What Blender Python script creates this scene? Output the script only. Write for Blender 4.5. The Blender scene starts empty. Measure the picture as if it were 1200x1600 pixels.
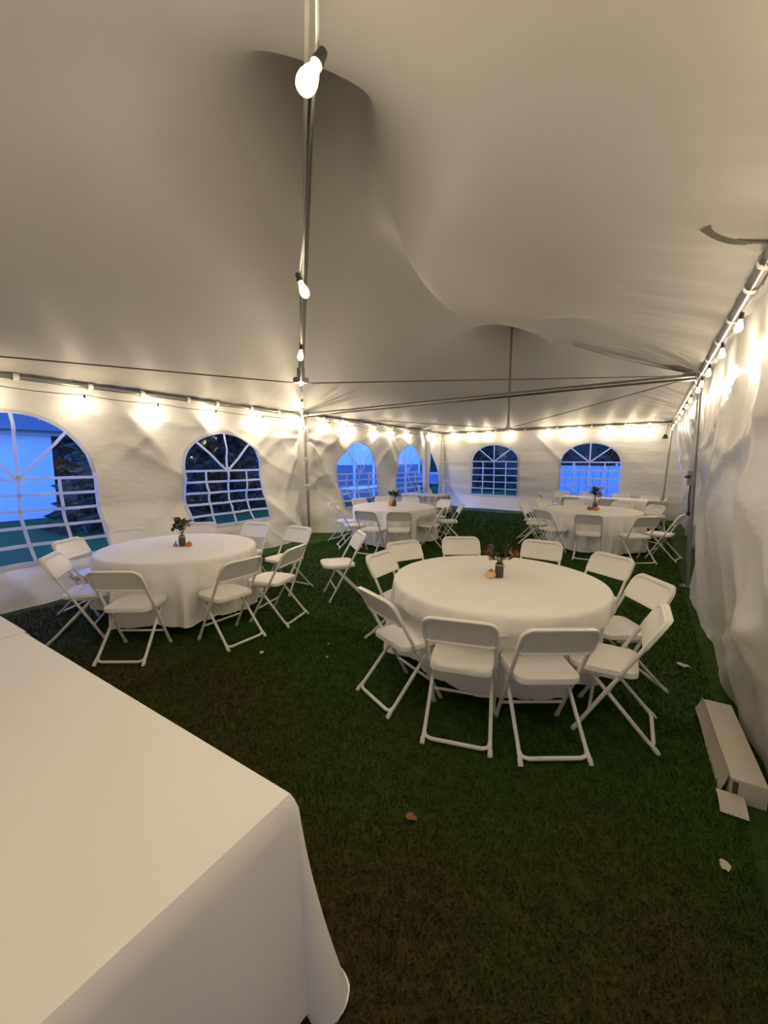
import bpy, bmesh, math, random
import numpy as np
from mathutils import Vector, Matrix, Euler

C = bpy.context.scene.collection
SC = bpy.context.scene
R = math.radians
random.seed(7)

# ------------------------------------------------------------------ camera
F_PX = 645.0
CAM_H, PITCH, YAW, ROLL = 1.7, R(7.2), R(32.6), R(0.3)
cam = bpy.data.cameras.new('camera')
cam.sensor_fit = 'HORIZONTAL'; cam.sensor_width = 36.0
cam.lens = F_PX / 1200.0 * 36.0
cam.clip_start = 0.02; cam.clip_end = 300
camo = bpy.data.objects.new('camera', cam); C.objects.link(camo)
fw = Vector((-math.sin(YAW)*math.cos(PITCH), math.cos(YAW)*math.cos(PITCH), -math.sin(PITCH)))
rt = Vector((math.cos(YAW), math.sin(YAW), 0)); up = rt.cross(fw)
r2 = rt*math.cos(ROLL) + up*math.sin(ROLL); u2 = -rt*math.sin(ROLL) + up*math.cos(ROLL)
camo.matrix_world = Matrix(((r2.x, u2.x, -fw.x, 0), (r2.y, u2.y, -fw.y, 0), (r2.z, u2.z, -fw.z, CAM_H), (0, 0, 0, 1)))
SC.camera = camo

# ------------------------------------------------------------------ dusk sky, exposure
w = bpy.data.worlds.new('dusk_sky'); SC.world = w; w.use_nodes = True
nt = w.node_tree; nt.nodes.clear()
tc = nt.nodes.new('ShaderNodeTexCoord'); sp = nt.nodes.new('ShaderNodeSeparateXYZ')
rp = nt.nodes.new('ShaderNodeValToRGB')
rp.color_ramp.elements[0].position = 0.0; rp.color_ramp.elements[0].color = (0.14, 0.33, 0.98, 1)
rp.color_ramp.elements[1].position = 0.7; rp.color_ramp.elements[1].color = (0.05, 0.18, 0.88, 1)
bg = nt.nodes.new('ShaderNodeBackground'); bg.inputs[1].default_value = 2.2
wo = nt.nodes.new('ShaderNodeOutputWorld')
nt.links.new(tc.outputs['Generated'], sp.inputs[0]); nt.links.new(sp.outputs['Z'], rp.inputs[0])
nt.links.new(rp.outputs[0], bg.inputs[0]); nt.links.new(bg.outputs[0], wo.inputs[0])
SC.view_settings.view_transform = 'Standard'; SC.view_settings.look = 'None'
SC.view_settings.gamma = 1.0; SC.view_settings.use_curve_mapping = False
SC.view_settings.exposure = 1.54
SC.cycles.max_bounces = 10; SC.cycles.diffuse_bounces = 6; SC.cycles.transparent_max_bounces = 24
SC.cycles.sample_clamp_indirect = 4.0
BULB_W = 7.0                      # watts of each festoon bulb
BULB_COL = (1.0, 0.86, 0.66)

# ------------------------------------------------------------------ helpers
def tag(o, label=None, cat=None, group=None, kind=None):
    if label: o['label'] = label
    if cat: o['category'] = cat
    if group: o['group'] = group
    if kind: o['kind'] = kind
    return o
def empty(name, loc=(0, 0, 0), rz=0.0):
    o = bpy.data.objects.new(name, None); C.objects.link(o)
    o.location = loc; o.rotation_euler = (0, 0, rz); o.empty_display_size = 0.1
    return o
def link_mesh(name, me, mats, parent=None):
    o = bpy.data.objects.new(name, me); C.objects.link(o)
    for m in (mats if isinstance(mats, (list, tuple)) else [mats]):
        if len(me.materials) < 8 and m.name not in [x.name for x in me.materials if x]: me.materials.append(m)
    if parent: o.parent = parent
    return o
class MB:
    def __init__(s): s.v = []; s.f = []; s.mi = []; s.cur = 0
    def add(s, vs, fs):
        b = len(s.v); s.v += [tuple(v) for v in vs]
        for f in fs: s.f.append(tuple(b+i for i in f)); s.mi.append(s.cur)
    def box(s, c, d, rz=0, M=None):
        x, y, z = d[0]/2, d[1]/2, d[2]/2
        vs = [Vector((a, b, e)) for a in (-x, x) for b in (-y, y) for e in (-z, z)]
        m = M if M else Matrix.Rotation(rz, 3, 'Z')
        vs = [m @ v + Vector(c) for v in vs]
        s.add(vs, [(0, 1, 3, 2), (4, 6, 7, 5), (0, 4, 5, 1), (2, 3, 7, 6), (0, 2, 6, 4), (1, 5, 7, 3)])
    def tube(s, path, r, n=10, cap=True, closed=False):
        P = [Vector(p) for p in path]; k = len(P)
        rr = r if isinstance(r, (list, tuple)) else [r]*k
        up_ = None; rings = []
        for i in range(k):
            if closed: t = P[(i+1) % k]-P[i-1]
            else: t = P[min(i+1, k-1)]-P[max(i-1, 0)]
            t.normalize()
            if up_ is None:
                up_ = Vector((0, 0, 1)) if abs(t.z) < .9 else Vector((1, 0, 0))
            a = (up_ - t*up_.dot(t)).normalized(); b = t.cross(a); up_ = a
            rings.append([P[i] + (a*math.cos(2*math.pi*j/n) + b*math.sin(2*math.pi*j/n))*rr[i] for j in range(n)])
        vs = [v for g in rings for v in g]; fs = []
        for i in range(k if closed else k-1):
            i2 = (i+1) % k
            for j in range(n):
                j2 = (j+1) % n
                fs.append((i*n+j, i*n+j2, i2*n+j2, i2*n+j))
        if cap and not closed:
            fs.append(tuple(range(n-1, -1, -1))); fs.append(tuple((k-1)*n+j for j in range(n)))
        s.add(vs, fs)
    def lathe(s, prof, n=20, c=(0, 0, 0), lobes=0, lobe_amp=0.0):
        vs = []; fs = []
        for (r, z) in prof:
            for j in range(n):
                a = 2*math.pi*j/n
                q = r*(1 - lobe_amp*(abs(math.cos(lobes*a/2))**6)) if lobes else r
                vs.append((c[0]+q*math.cos(a), c[1]+q*math.sin(a), c[2]+z))
        for i in range(len(prof)-1):
            for j in range(n):
                j2 = (j+1) % n
                fs.append((i*n+j, i*n+j2, (i+1)*n+j2, (i+1)*n+j))
        if prof[0][0] > 1e-4: fs.append(tuple(range(n-1, -1, -1)))
        if prof[-1][0] > 1e-4: fs.append(tuple((len(prof)-1)*n+j for j in range(n)))
        s.add(vs, fs)
    def grid(s, P):                 # P[i][j] -> points
        ni, nj = len(P), len(P[0]); vs = [v for row in P for v in row]
        s.add(vs, [(i*nj+j, (i+1)*nj+j, (i+1)*nj+j+1, i*nj+j+1) for i in range(ni-1) for j in range(nj-1)])
    def mesh(s, name, smooth=True):
        me = bpy.data.meshes.new(name); me.from_pydata(s.v, [], s.f)
        me.polygons.foreach_set('material_index', s.mi)
        if smooth:
            me.polygons.foreach_set('use_smooth', [True]*len(s.f))
            try: me.set_sharp_from_angle(angle=R(42))
            except Exception: pass
        me.update(); return me
    def build(s, name, mats, parent=None, smooth=True):
        return link_mesh(name, s.mesh(name, smooth), mats, parent)
KIDS = {}
def copy_tree(o, parent=None):
    c = o.copy(); C.objects.link(c); c.parent = parent
    for ch in list(o.children): copy_tree(ch, c)
    return c
def np_mesh(name, V, Fq, smooth=True):
    me = bpy.data.meshes.new(name)
    V = np.asarray(V, dtype=np.float32); Fq = np.asarray(Fq, dtype=np.int32); k = Fq.shape[1]
    me.vertices.add(len(V)); me.vertices.foreach_set('co', V.ravel())
    me.loops.add(Fq.size); me.loops.foreach_set('vertex_index', Fq.ravel())
    me.polygons.add(len(Fq))
    me.polygons.foreach_set('loop_start', np.arange(0, Fq.size, k, dtype=np.int32))
    me.polygons.foreach_set('loop_total', np.full(len(Fq), k, dtype=np.int32))
    if smooth: me.polygons.foreach_set('use_smooth', np.ones(len(Fq), dtype=bool))
    me.update(calc_edges=True); me.validate(); return me
def hsh(i, j, s):
    x = np.sin(i*127.1 + j*311.7 + s*74.7)*43758.5453
    return x - np.floor(x)
def vnoise(x, y, s=0):
    x = np.asarray(x, float); y = np.asarray(y, float)
    i = np.floor(x); j = np.floor(y); a = x-i; b = y-j
    a = a*a*(3-2*a); b = b*b*(3-2*b)
    return ((hsh(i, j, s)*(1-a)+hsh(i+1, j, s)*a)*(1-b) + (hsh(i, j+1, s)*(1-a)+hsh(i+1, j+1, s)*a)*b)*2-1
def ridge(x, y, s=0): return 1-2*np.abs(vnoise(x, y, s))
def sstep(a, b, x):
    t = np.clip((np.asarray(x, float)-a)/(b-a), 0, 1); return t*t*(3-2*t)

# ------------------------------------------------------------------ materials
def mat(name, col, rough=.5, metal=0, spec=.5, var=0.0, vscale=6.0, bump=0.0, bscale=40.0, trans=0.0, tcol=None, stretch=None):
    m = bpy.data.materials.new(name); m.use_nodes = True
    n = m.node_tree.nodes; l = m.node_tree.links
    b = n['Principled BSDF']; out = n['Material Output']
    b.inputs['Base Color'].default_value = (*col, 1); b.inputs['Roughness'].default_value = rough
    b.inputs['Metallic'].default_value = metal; b.inputs['Specular IOR Level'].default_value = spec
    tcn = n.new('ShaderNodeTexCoord'); src = tcn.outputs['Object']
    if stretch:
        mp = n.new('ShaderNodeMapping'); mp.inputs['Scale'].default_value = stretch
        l.new(src, mp.inputs['Vector']); src = mp.outputs[0]
    if var:
        nz = n.new('ShaderNodeTexNoise'); nz.inputs['Scale'].default_value = vscale; nz.inputs['Detail'].default_value = 4
        l.new(src, nz.inputs['Vector'])
        mx = n.new('ShaderNodeMix'); mx.data_type = 'RGBA'
        mx.inputs['A'].default_value = (*[c*(1-var) for c in col], 1); mx.inputs['B'].default_value = (*[min(1, c*(1+var)) for c in col], 1)
        l.new(nz.outputs['Fac'], mx.inputs['Factor']); l.new(mx.outputs['Result'], b.inputs['Base Color'])
    if bump:
        nb = n.new('ShaderNodeTexNoise'); nb.inputs['Scale'].default_value = bscale; nb.inputs['Detail'].default_value = 5
        l.new(src, nb.inputs['Vector'])
        bp = n.new('ShaderNodeBump'); bp.inputs['Strength'].default_value = bump; bp.inputs['Distance'].default_value = .02
        l.new(nb.outputs['Fac'], bp.inputs['Height']); l.new(bp.outputs[0], b.inputs['Normal'])
    if trans:
        t = n.new('ShaderNodeBsdfTranslucent'); t.inputs[0].default_value = (*(tcol or col), 1)
        ms = n.new('ShaderNodeMixShader'); ms.inputs[0].default_value = trans
        l.new(b.outputs[0], ms.inputs[1]); l.new(t.outputs[0], ms.inputs[2]); l.new(ms.outputs[0], out.inputs[0])
    return m
M = {}
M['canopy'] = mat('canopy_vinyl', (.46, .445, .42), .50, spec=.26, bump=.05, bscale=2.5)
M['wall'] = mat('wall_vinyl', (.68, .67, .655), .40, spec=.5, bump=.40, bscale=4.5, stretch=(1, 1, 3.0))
M['skirt'] = mat('flap_vinyl', (.80, .79, .77), .42, trans=.25)
M['muntin'] = mat('window_tape', (.80, .80, .80), .5, trans=.55)
M['strap'] = mat('white_webbing', (.74, .72, .68), .7, var=.08)
M['web'] = mat('grey_webbing', (.27, .255, .235), .7, var=.1, vscale=30)
M['web2'] = mat('dark_webbing', (.10, .09, .08), .8, var=.1, vscale=30)
M['steel'] = mat('galvanised_tube', (.30, .295, .29), .34, metal=.9, var=.12, vscale=9)
M['mast'] = mat('dull_mast', (.22, .21, .20), .5, metal=.5, var=.1)
M['cable'] = mat('wire_cable', (.07, .065, .06), .6, var=.2)
M['cord'] = mat('black_cord', (.03, .03, .03), .55, var=.2)
M['plastic'] = mat('chair_white_plastic', (.80, .78, .74), .36, var=.03, bump=.03, bscale=220)
M['tube'] = mat('chair_white_tube', (.70, .69, .66), .35, var=.05)
M['tubegrey'] = mat('chair_grey_cap', (.45, .44, .42), .5, var=.1)
M['cloth'] = mat('white_polyester', (.86, .84, .81), .62, spec=.3, var=.02, vscale=3, bump=.04, bscale=300)
M['ply'] = mat('table_plywood', (.45, .32, .19), .55, var=.2, stretch=(1, 9, 1))
M['tlegs'] = mat('table_leg_grey', (.20, .20, .20), .45, metal=.6, var=.1)
M['jar'] = mat('slate_jar', (.06, .058, .065), .5, var=.15, vscale=20)
M['twine'] = mat('jute_twine', (.38, .28, .15), .9, var=.3, vscale=90, bump=.3, bscale=150)
M['leafd'] = mat('dark_leaf', (.028, .035, .018), .55, var=.4, vscale=18)
M['leafb'] = mat('olive_leaf', (.10, .08, .04), .6, var=.4, vscale=18)
M['petal'] = mat('cream_petal', (.75, .55, .36), .6, var=.15, vscale=30)
M['petalo'] = mat('orange_petal', (.55, .14, .03), .6, var=.3, vscale=30)
M['petalr'] = mat('coral_petal', (.60, .10, .06), .6, var=.2, vscale=30)
M['pumpw'] = mat('cream_pumpkin', (.74, .50, .25), .5, var=.14, vscale=12)
M['pumpo'] = mat('orange_gourd', (.70, .20, .01), .45, var=.2, vscale=14)
M['pumpy'] = mat('yellow_gourd', (.66, .34, .03), .45, var=.2, vscale=14)
M['pumpg'] = mat('green_gourd', (.22, .20, .05), .5, var=.35, vscale=16)
M['grey'] = mat('grey_gourd', (.30, .27, .22), .6, var=.4, vscale=25)
M['stem'] = mat('dry_stem', (.16, .08, .02), .7, var=.3)
M['carton'] = mat('white_carton', (.52, .48, .42), .7, var=.06, vscale=4)
M['brown'] = mat('brown_tape', (.10, .04, .02), .5, var=.2)
M['paper'] = mat('paper_scrap', (.55, .50, .42), .8, var=.1)
M['leafdry'] = mat('dry_leaf', (.20, .09, .025), .8, var=.3, vscale=30)
M['outlet'] = mat('grey_outlet', (.22, .21, .20), .5, var=.12, vscale=20)
M['black'] = mat('black_plastic', (.015, .015, .015), .45, var=.2)
M['house'] = mat('white_siding', (.75, .78, .82), .7, var=.05, stretch=(1, 1, 10))
M['cladding'] = mat('slate_cladding', (.16, .18, .24), .7, var=.2, vscale=3)
M['roof'] = mat('slate_roof', (.06, .065, .08), .8, var=.25, vscale=12)
M['spruce'] = mat('spruce_needles', (.018, .030, .020), .7, var=.6, vscale=9)
M['hedge'] = mat('hedge_leaves', (.02, .032, .022), .75, var=.6, vscale=5)
M['bark'] = mat('bark', (.07, .05, .04), .9, var=.3, vscale=12)
M['fence'] = mat('pale_fence', (.34, .40, .50), .7, var=.12, vscale=5)
M['tarp'] = mat('pale_tarp', (.20, .18, .24), .6, var=.2, vscale=5)
M['path'] = mat('pale_paving', (.55, .58, .62), .8, var=.12, vscale=3)

def grass_mat(name, blade):
    m = bpy.data.materials.new(name); m.use_nodes = True; n = m.node_tree.nodes; l = m.node_tree.links
    b = n['Principled BSDF']; b.inputs['Roughness'].default_value = .75; b.inputs['Specular IOR Level'].default_value = .15
    g = n.new('ShaderNodeNewGeometry')
    def nz(s, d=4):
        t = n.new('ShaderNodeTexNoise'); t.inputs['Scale'].default_value = s; t.inputs['Detail'].default_value = d
        l.new(g.outputs['Position'], t.inputs['Vector']); return t
    def mix(a, c, fac):
        x = n.new('ShaderNodeMix'); x.data_type = 'RGBA'
        for s, v in (('A', a), ('B', c)):
            if isinstance(v, tuple): x.inputs[s].default_value = (*v, 1)
            else: l.new(v, x.inputs[s])
        l.new(fac, x.inputs['Factor']); return x.outputs['Result']
    def ramp(src, a, c):
        r = n.new('ShaderNodeMapRange'); r.inputs['From Min'].default_value = a; r.inputs['From Max'].default_value = c
        l.new(src, r.inputs['Value']); return r.outputs[0]
    sx = n.new('ShaderNodeSeparateXYZ'); l.new(g.outputs['Position'], sx.inputs[0])
    # worn, browner turf close to the near end of the tent
    ad = n.new('ShaderNodeMath'); ad.operation = 'MULTIPLY_ADD'
    n1 = nz(.9, 3); l.new(n1.outputs['Fac'], ad.inputs[0]); ad.inputs[1].default_value = -3.2; l.new(sx.outputs['Y'], ad.inputs[2])
    wear = ramp(ad.outputs[0], .9, -.6)
    k = 1.7 if blade else 1.35
    green = mix((.013*k, .037*k, .004*k), (.028*k, .062*k, .009*k), ramp(nz(11).outputs['Fac'], .35, .65))
    brown = mix((.024*k, .020*k, .005*k), (.052*k, .038*k, .014*k), ramp(nz(16).outputs['Fac'], .35, .65))
    col = mix(green, brown, wear)
    dry = mix(col, (.07*k, .05*k, .02*k), ramp(nz(55, 2).outputs['Fac'], .60, .72))
    l.new(dry, b.inputs['Base Color'])
    if not blade:
        bp = n.new('ShaderNodeBump'); bp.inputs['Strength'].default_value = .7; bp.inputs['Distance'].default_value = .03
        l.new(nz(60, 6).outputs['Fac'], bp.inputs['Height']); l.new(bp.outputs[0], b.inputs['Normal'])
    return m
M['lawn'] = grass_mat('lawn', False); M['blade'] = grass_mat('grass_blade', True)

def glass_mat():
    m = bpy.data.materials.new('clear_vinyl'); m.use_nodes = True; n = m.node_tree.nodes; l = m.node_tree.links
    n.remove(n['Principled BSDF'])
    t = n.new('ShaderNodeBsdfTransparent'); t.inputs[0].default_value = (.86, .90, .93, 1)
    g = n.new('ShaderNodeBsdfGlossy'); g.inputs['Roughness'].default_value = .06
    fr = n.new('ShaderNodeFresnel'); fr.inputs[0].default_value = 1.4
    tcn = n.new('ShaderNodeTexCoord'); nz = n.new('ShaderNodeTexNoise'); nz.inputs['Scale'].default_value = 5; nz.inputs['Detail'].default_value = 3
    bp = n.new('ShaderNodeBump'); bp.inputs['Strength'].default_value = .5; bp.inputs['Distance'].default_value = .03
    l.new(tcn.outputs['Object'], nz.inputs[0]); l.new(nz.outputs['Fac'], bp.inputs['Height']); l.new(bp.outputs[0], g.inputs['Normal']); l.new(bp.outputs[0], fr.inputs['Normal'])
    mx = n.new('ShaderNodeMixShader'); l.new(fr.outputs[0], mx.inputs[0]); l.new(t.outputs[0], mx.inputs[1]); l.new(g.outputs[0], mx.inputs[2])
    l.new(mx.outputs[0], n['Material Output'].inputs[0]); return m
M['pane'] = glass_mat()
def bulb_mats():
    m = bpy.data.materials.new('glowing_bulb_glass'); m.use_nodes = True; n = m.node_tree.nodes; l = m.node_tree.links
    n.remove(n['Principled BSDF'])
    t = n.new('ShaderNodeBsdfTransparent'); t.inputs[0].default_value = (.95, .88, .7, 1)
    e = n.new('ShaderNodeEmission'); e.inputs[0].default_value = (1, .72, .34, 1); e.inputs[1].default_value = 1.6
    lw = n.new('ShaderNodeLayerWeight'); lw.inputs[0].default_value = .45
    mr = n.new('ShaderNodeMapRange'); mr.inputs['To Min'].default_value = .35; mr.inputs['To Max'].default_value = .9
    l.new(lw.outputs['Facing'], mr.inputs['Value'])
    mx = n.new('ShaderNodeMixShader'); l.new(mr.outputs[0], mx.inputs[0]); l.new(t.outputs[0], mx.inputs[1]); l.new(e.outputs[0], mx.inputs[2])
    l.new(mx.outputs[0], n['Material Output'].inputs[0])
    f = bpy.data.materials.new('glowing_filament'); f.use_nodes = True; n = f.node_tree.nodes; l = f.node_tree.links
    n.remove(n['Principled BSDF']); e = n.new('ShaderNodeEmission'); e.inputs[0].default_value = (1, .80, .50, 1); e.inputs[1].default_value = 25
    l.new(e.outputs[0], n['Material Output'].inputs[0])
    return m, f
M['bulb'], M['filament'] = bulb_mats()

# ================================================================== TENT SHELL
XL, XR, Y0, YN, YJ, Y1 = -6.65, 0.50, -0.55, -0.52, 6.95, 14.45     # two bays, joint at YJ
MAST1, MAST2 = (-2.52, 3.17), (-3.02, 10.11)
PEAK = 6.18
def eave(x): return 2.68 + (np.asarray(x)-XL)/(XR-XL)*0.13
# --- canopy as a stretched membrane over two masts
def solve_canopy():
    h = 0.13; an = 2.94; wy_, wx_ = an/(1+an)/2, 1/(1+an)/2; nx = int(round((XR-XL)/h))+1; ny = int(round((Y1-Y0)/h))+1
    xs = np.linspace(XL, XR, nx); ys = np.linspace(Y0, Y1, ny)
    X, Y = np.meshgrid(xs, ys, indexing='ij')
    u = np.zeros((nx, ny)); pin = np.zeros((nx, ny), bool); val = np.zeros((nx, ny))
    pin[0, :] = pin[-1, :] = pin[:, 0] = pin[:, -1] = True
    for mx_, my_ in (MAST1, MAST2):
        d = np.hypot(X-mx_, Y-my_) < 0.16
        pin |= d; val[d] = 1.0
    u[:] = np.clip(1-np.min([np.hypot(X-m_[0], Y-m_[1]) for m_ in (MAST1, MAST2)], 0)/3.6, 0, 1)*.5
    for _ in range(1500):
        u[pin] = val[pin]
        n = u.copy(); n[1:-1, 1:-1] = wx_*(u[2:, 1:-1]+u[:-2, 1:-1])+wy_*(u[1:-1, 2:]+u[1:-1, :-2]); u = n
    u[pin] = val[pin]
    return xs, ys, u
CX, CY, CU = solve_canopy()
CAN_POW = 0.90
def can_u(x, y):
    x = np.clip(np.asarray(x, float), XL, XR); y = np.clip(np.asarray(y, float), Y0, Y1)
    a = (x-XL)/(CX[1]-CX[0]); b = (y-Y0)/(CY[1]-CY[0])
    i = np.clip(np.floor(a).astype(int), 0, len(CX)-2); j = np.clip(np.floor(b).astype(int), 0, len(CY)-2)
    a = a-i; b = b-j
    return (CU[i, j]*(1-a)+CU[i+1, j]*a)*(1-b)+(CU[i, j+1]*(1-a)+CU[i+1, j+1]*a)*b
def hip_crease(x, y):
    """taut hip seam from the near peak down to the right joint"""
    dx, dy = XR-MAST1[0], YJ-MAST1[1]; L = math.hypot(dx, dy); dx /= L; dy /= L
    x = np.asarray(x, float); y = np.asarray(y, float)
    t = (x-MAST1[0])*dx+(y-MAST1[1])*dy; p = np.abs(-(x-MAST1[0])*dy+(y-MAST1[1])*dx)
    return 1.57*np.exp(-np.sqrt((p/.56)**2+.15))*np.exp(-((t-.93)/1.46)**2)*sstep(-.18, .76, t)*sstep(0, .5, np.minimum(XR-x, YJ+8-y))
def can_z(x, y):
    return eave(x) + .04 + (PEAK-2.75)*np.maximum(can_u(x, y), 0)**CAN_POW - hip_crease(x, y)
def build_canopy():
    nx, ny = 191, 401
    X, Y = np.meshgrid(np.linspace(XL-.14, XR+.16, nx), np.linspace(Y0-.14, Y1+.14, ny), indexing='ij')
    Z = can_z(X, Y)
    dl = np.minimum(X-XL, XR-X); de = np.minimum(Y-Y0, Y1-Y)
    # short gathers running up from the eaves
    wl = (.018+.022*(X > -3))*np.exp(-np.clip(dl, 0, 9)/.40)*vnoise(Y*4.2, X*.6, 3) + .016*(X > -3)*np.exp(-np.clip(dl, 0, 9)/.35)*np.clip(ridge(Y*5.5, X*1.2, 19), 0, 1)**3 + .010*np.exp(-np.clip(dl, 0, 9)/.7)*vnoise(Y*9+X*2, X*.9, 4)
    we = .020*np.exp(-np.clip(de, 0, 9)/.45)*vnoise(X*4.2, Y*.6, 5)
    # puckers at the joints of the frame
    for (jx, jy, s) in ((XL, YJ, 6), (XR, YJ, 8)):
        d = np.hypot(X-jx, Y-jy); a = np.arctan2(Y-jy, np.abs(X-jx))
        wl = wl + .030*np.exp(-((d-.55)/.6)**2)*vnoise(a*9, d*.5, s)
    Z = Z + wl + we + .012*vnoise(X*.8, Y*.8, 9)
    V = np.stack([X, Y, Z], -1).reshape(-1, 3)
    ii, jj = np.meshgrid(np.arange(nx-1), np.arange(ny-1), indexing='ij'); k = (ii*ny+jj).ravel()
    me = np_mesh('ceiling', V, np.stack([k, k+1, k+ny+1, k+ny], -1))
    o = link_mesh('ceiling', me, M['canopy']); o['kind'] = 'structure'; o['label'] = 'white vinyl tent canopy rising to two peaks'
    return o
ceiling = build_canopy()
def seam(pts_xy, wd, drop=.012, name='canopy_strap', mk='web'):
    P = [Vector((x, y, float(can_z(x, y))-drop)) for x, y in pts_xy]; mb = MB(); rows = []
    for i, p in enumerate(P):
        t = (P[min(i+1, len(P)-1)]-P[max(i-1, 0)]); t.z = 0; t.normalize(); s = Vector((-t.y, t.x, 0))*wd/2
        rows.append([p-s, p-s+Vector((0, 0, -.006)), p+s+Vector((0, 0, -.006)), p+s])
    mb.grid(rows); return mb.build(name, M[mk], ceiling)
def lerp2(a, b, n): return [(a[0]+(b[0]-a[0])*i/(n-1), a[1]+(b[1]-a[1])*i/(n-1)) for i in range(n)]
def smooth_path(pts, n=30):
    out = []
    for k in range(n):
        t = k/(n-1)*(len(pts)-1); i = min(int(t), len(pts)-2); f = t-i
        g = lambda q: pts[max(0, min(len(pts)-1, q))]
        out.append(tuple(.5*((2*g(i)[c]) + (-g(i-1)[c]+g(i+1)[c])*f + (2*g(i-1)[c]-5*g(i)[c]+4*g(i+1)[c]-g(i+2)[c])*f*f + (-g(i-1)[c]+3*g(i)[c]-3*g(i+1)[c]+g(i+2)[c])*f**3) for c in (0, 1)))
    return out
seam(smooth_path([(.46, 7.08), (.02, 7.5), (-.62, 7.86), (-1.25, 7.86)]), .12, .03)
seam(smooth_path([(.17, 3.05), (.26, 3.15), (.36, 3.17), (.52, 3.06)], 14), .075, .012, 'canopy_strap', 'web2')
def valance():
    mb = MB(); a, b, c_, d_ = XL-.14, XR+.16, Y0-.14, Y1+.14
    for p, q in (((a, c_), (a, d_)), ((a, d_), (b, d_)), ((b, d_), (b, c_)), ((b, c_), (a, c_))):
        n = int(math.dist(p, q)/.15)
        mb.grid([[(p[0]+(q[0]-p[0])*i/n, p[1]+(q[1]-p[1])*i/n, float(eave(p[0]+(q[0]-p[0])*i/n))+.07-z_) for z_ in (0, .12, .27+.03*abs(math.sin(i*1.3)))] for i in range(n+1)])
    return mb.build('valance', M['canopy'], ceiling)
valance()

# --- walls: draped vinyl sheets with arched clear windows
def in_hole(s, z, h):
    if h['type'] == 'win':
        dx = np.abs(s-h['c'])/h['hw']; dz = (z-h['spring'])/(h['top']-h['spring'])
        return (dx < 1) & (z > h['bot']) & ((z < h['spring']) | (dx**2+np.clip(dz, 0, 9)**2 < 1))
    dx = (s-h['s0'])/(h['s1']-h['s0']); dz = (z-h['spring'])/(h['top']-h['spring'])
    return (dx > 0) & (dx < 1) & ((z < h['spring']) | (np.abs(dx)**1.6+np.clip(dz, 0, 9)**1.6 < 1))
def left_d(s, z):
    top = sstep(2.75, 2.3, z)
    d = .085*ridge((s*.8+z*.75)*1.05, (s*.6-z*.8)*.35, 11)*top + .03*vnoise(s*1.6, z*.5, 12)*top
    d = d + .026*ridge((s*.7-z*.9)*2.6, (s+z)*.5, 13)*top
    d = d + (.060*np.clip(ridge((s*.72+z*.70)*.85+.37, (s*.70-z*.72)*.22, 17), 0, 1)**5 + .035*np.clip(ridge((s*.55+z*.83)*1.6+.1, (s*.8-z*.6)*.3, 18), 0, 1)**5)*top
    # radiating folds from the pole ties
    a = np.arctan2(2.2-z, s-YJ); rr = np.hypot(s-YJ, z-2.2)
    d = d + .09*np.exp(-rr/1.1)*ridge(a*3.2, rr*.3, 14)*top
    d = d*(1-.9*np.exp(-((s-YJ)/.16)**4)-.8*sstep(13.6, 14.1, s)); sk = np.clip(1-z/1.0, 0, 1); d = d - .05*np.exp(-((s-YJ)/.3)**2)
    d = d + sk**1.15*(.62+.10*vnoise(s*1.3, z, 15))*(1-.95*np.exp(-((s-YJ)/.35)**2))*sstep(14.3, 13.5, s)*(1-.95*np.exp(-((s-10.4)/.9)**4)) + .03*vnoise(s*.8, z*7, 16)*sstep(.95, .35, z)
    return d
def back_d(s, z):
    top = sstep(2.75, 2.3, z); q = (s-XL)
    d = .10*ridge((q*.75+z*.66)*.9+.3, (q*.6-z*.8)*.3, 21)*top*np.exp(-np.clip(q-1.2, 0, 9)/3) + .03*vnoise(q*1.5, z*.5, 22)*top
    d = d + .050*np.clip(ridge((q*.75+z*.66)*.8+.2, (q*.6-z*.8)*.22, 25), 0, 1)**5*top
    sk = np.clip(1-z/.5, 0, 1)
    d = d + sk**1.5*(.30+.1*vnoise(q*1.1, z, 23))*sstep(.3, 1.2, q)*sstep(-.2, -.9, s) + .012*vnoise(q*.7, z*6, 24)
    return d
def right_d(s, z):                    # positive = inward (towards -x)
    top = sstep(2.85, 2.45, z)
    up_ = sstep(1.1, 2.0, z)
    d = (.035*ridge(s*2.3, z*.35, 31) + .02*ridge(s*5, z*.4, 32))*top*(.35+.65*up_)
    d = d + .075*ridge((s*.62+z*.78)*1.0+.2, (s-z)*.25, 33)*sstep(2.0, 1.0, z)*top + .03*ridge((s*.62-z*.78)*1.7, (s+z)*.3, 35)*top
    d = d + .034*np.clip(ridge((s*.60+z*.80)*.9+.6, (s-z)*.22, 36), 0, 1)**5*top + .03*np.clip(ridge((s*.3+z*.95)*1.3+.6, s*.2, 37), 0, 1)**6*top
    d = d + .018*ridge(s*.9, z*3.1, 34)*np.exp(-((z-1.75)/.22)**2)*2
    belly = -.08*sstep(2.6, .6, z)*sstep(2.82, 2.3, z) - .24*sstep(7.05, 7.7, s)*sstep(2.7, 1.2, z) - .07*np.exp(-((s-YJ+.1)/.35)**2)*sstep(2.8, 2.2, z)
    d = d*(1-.9*np.exp(-((s-YJ+.1)/.18)**4))
    return d + belly
def near_d(s, z): return .04*vnoise(s*1.4, z*.5, 41)*sstep(2.75, 2.3, z)
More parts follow.
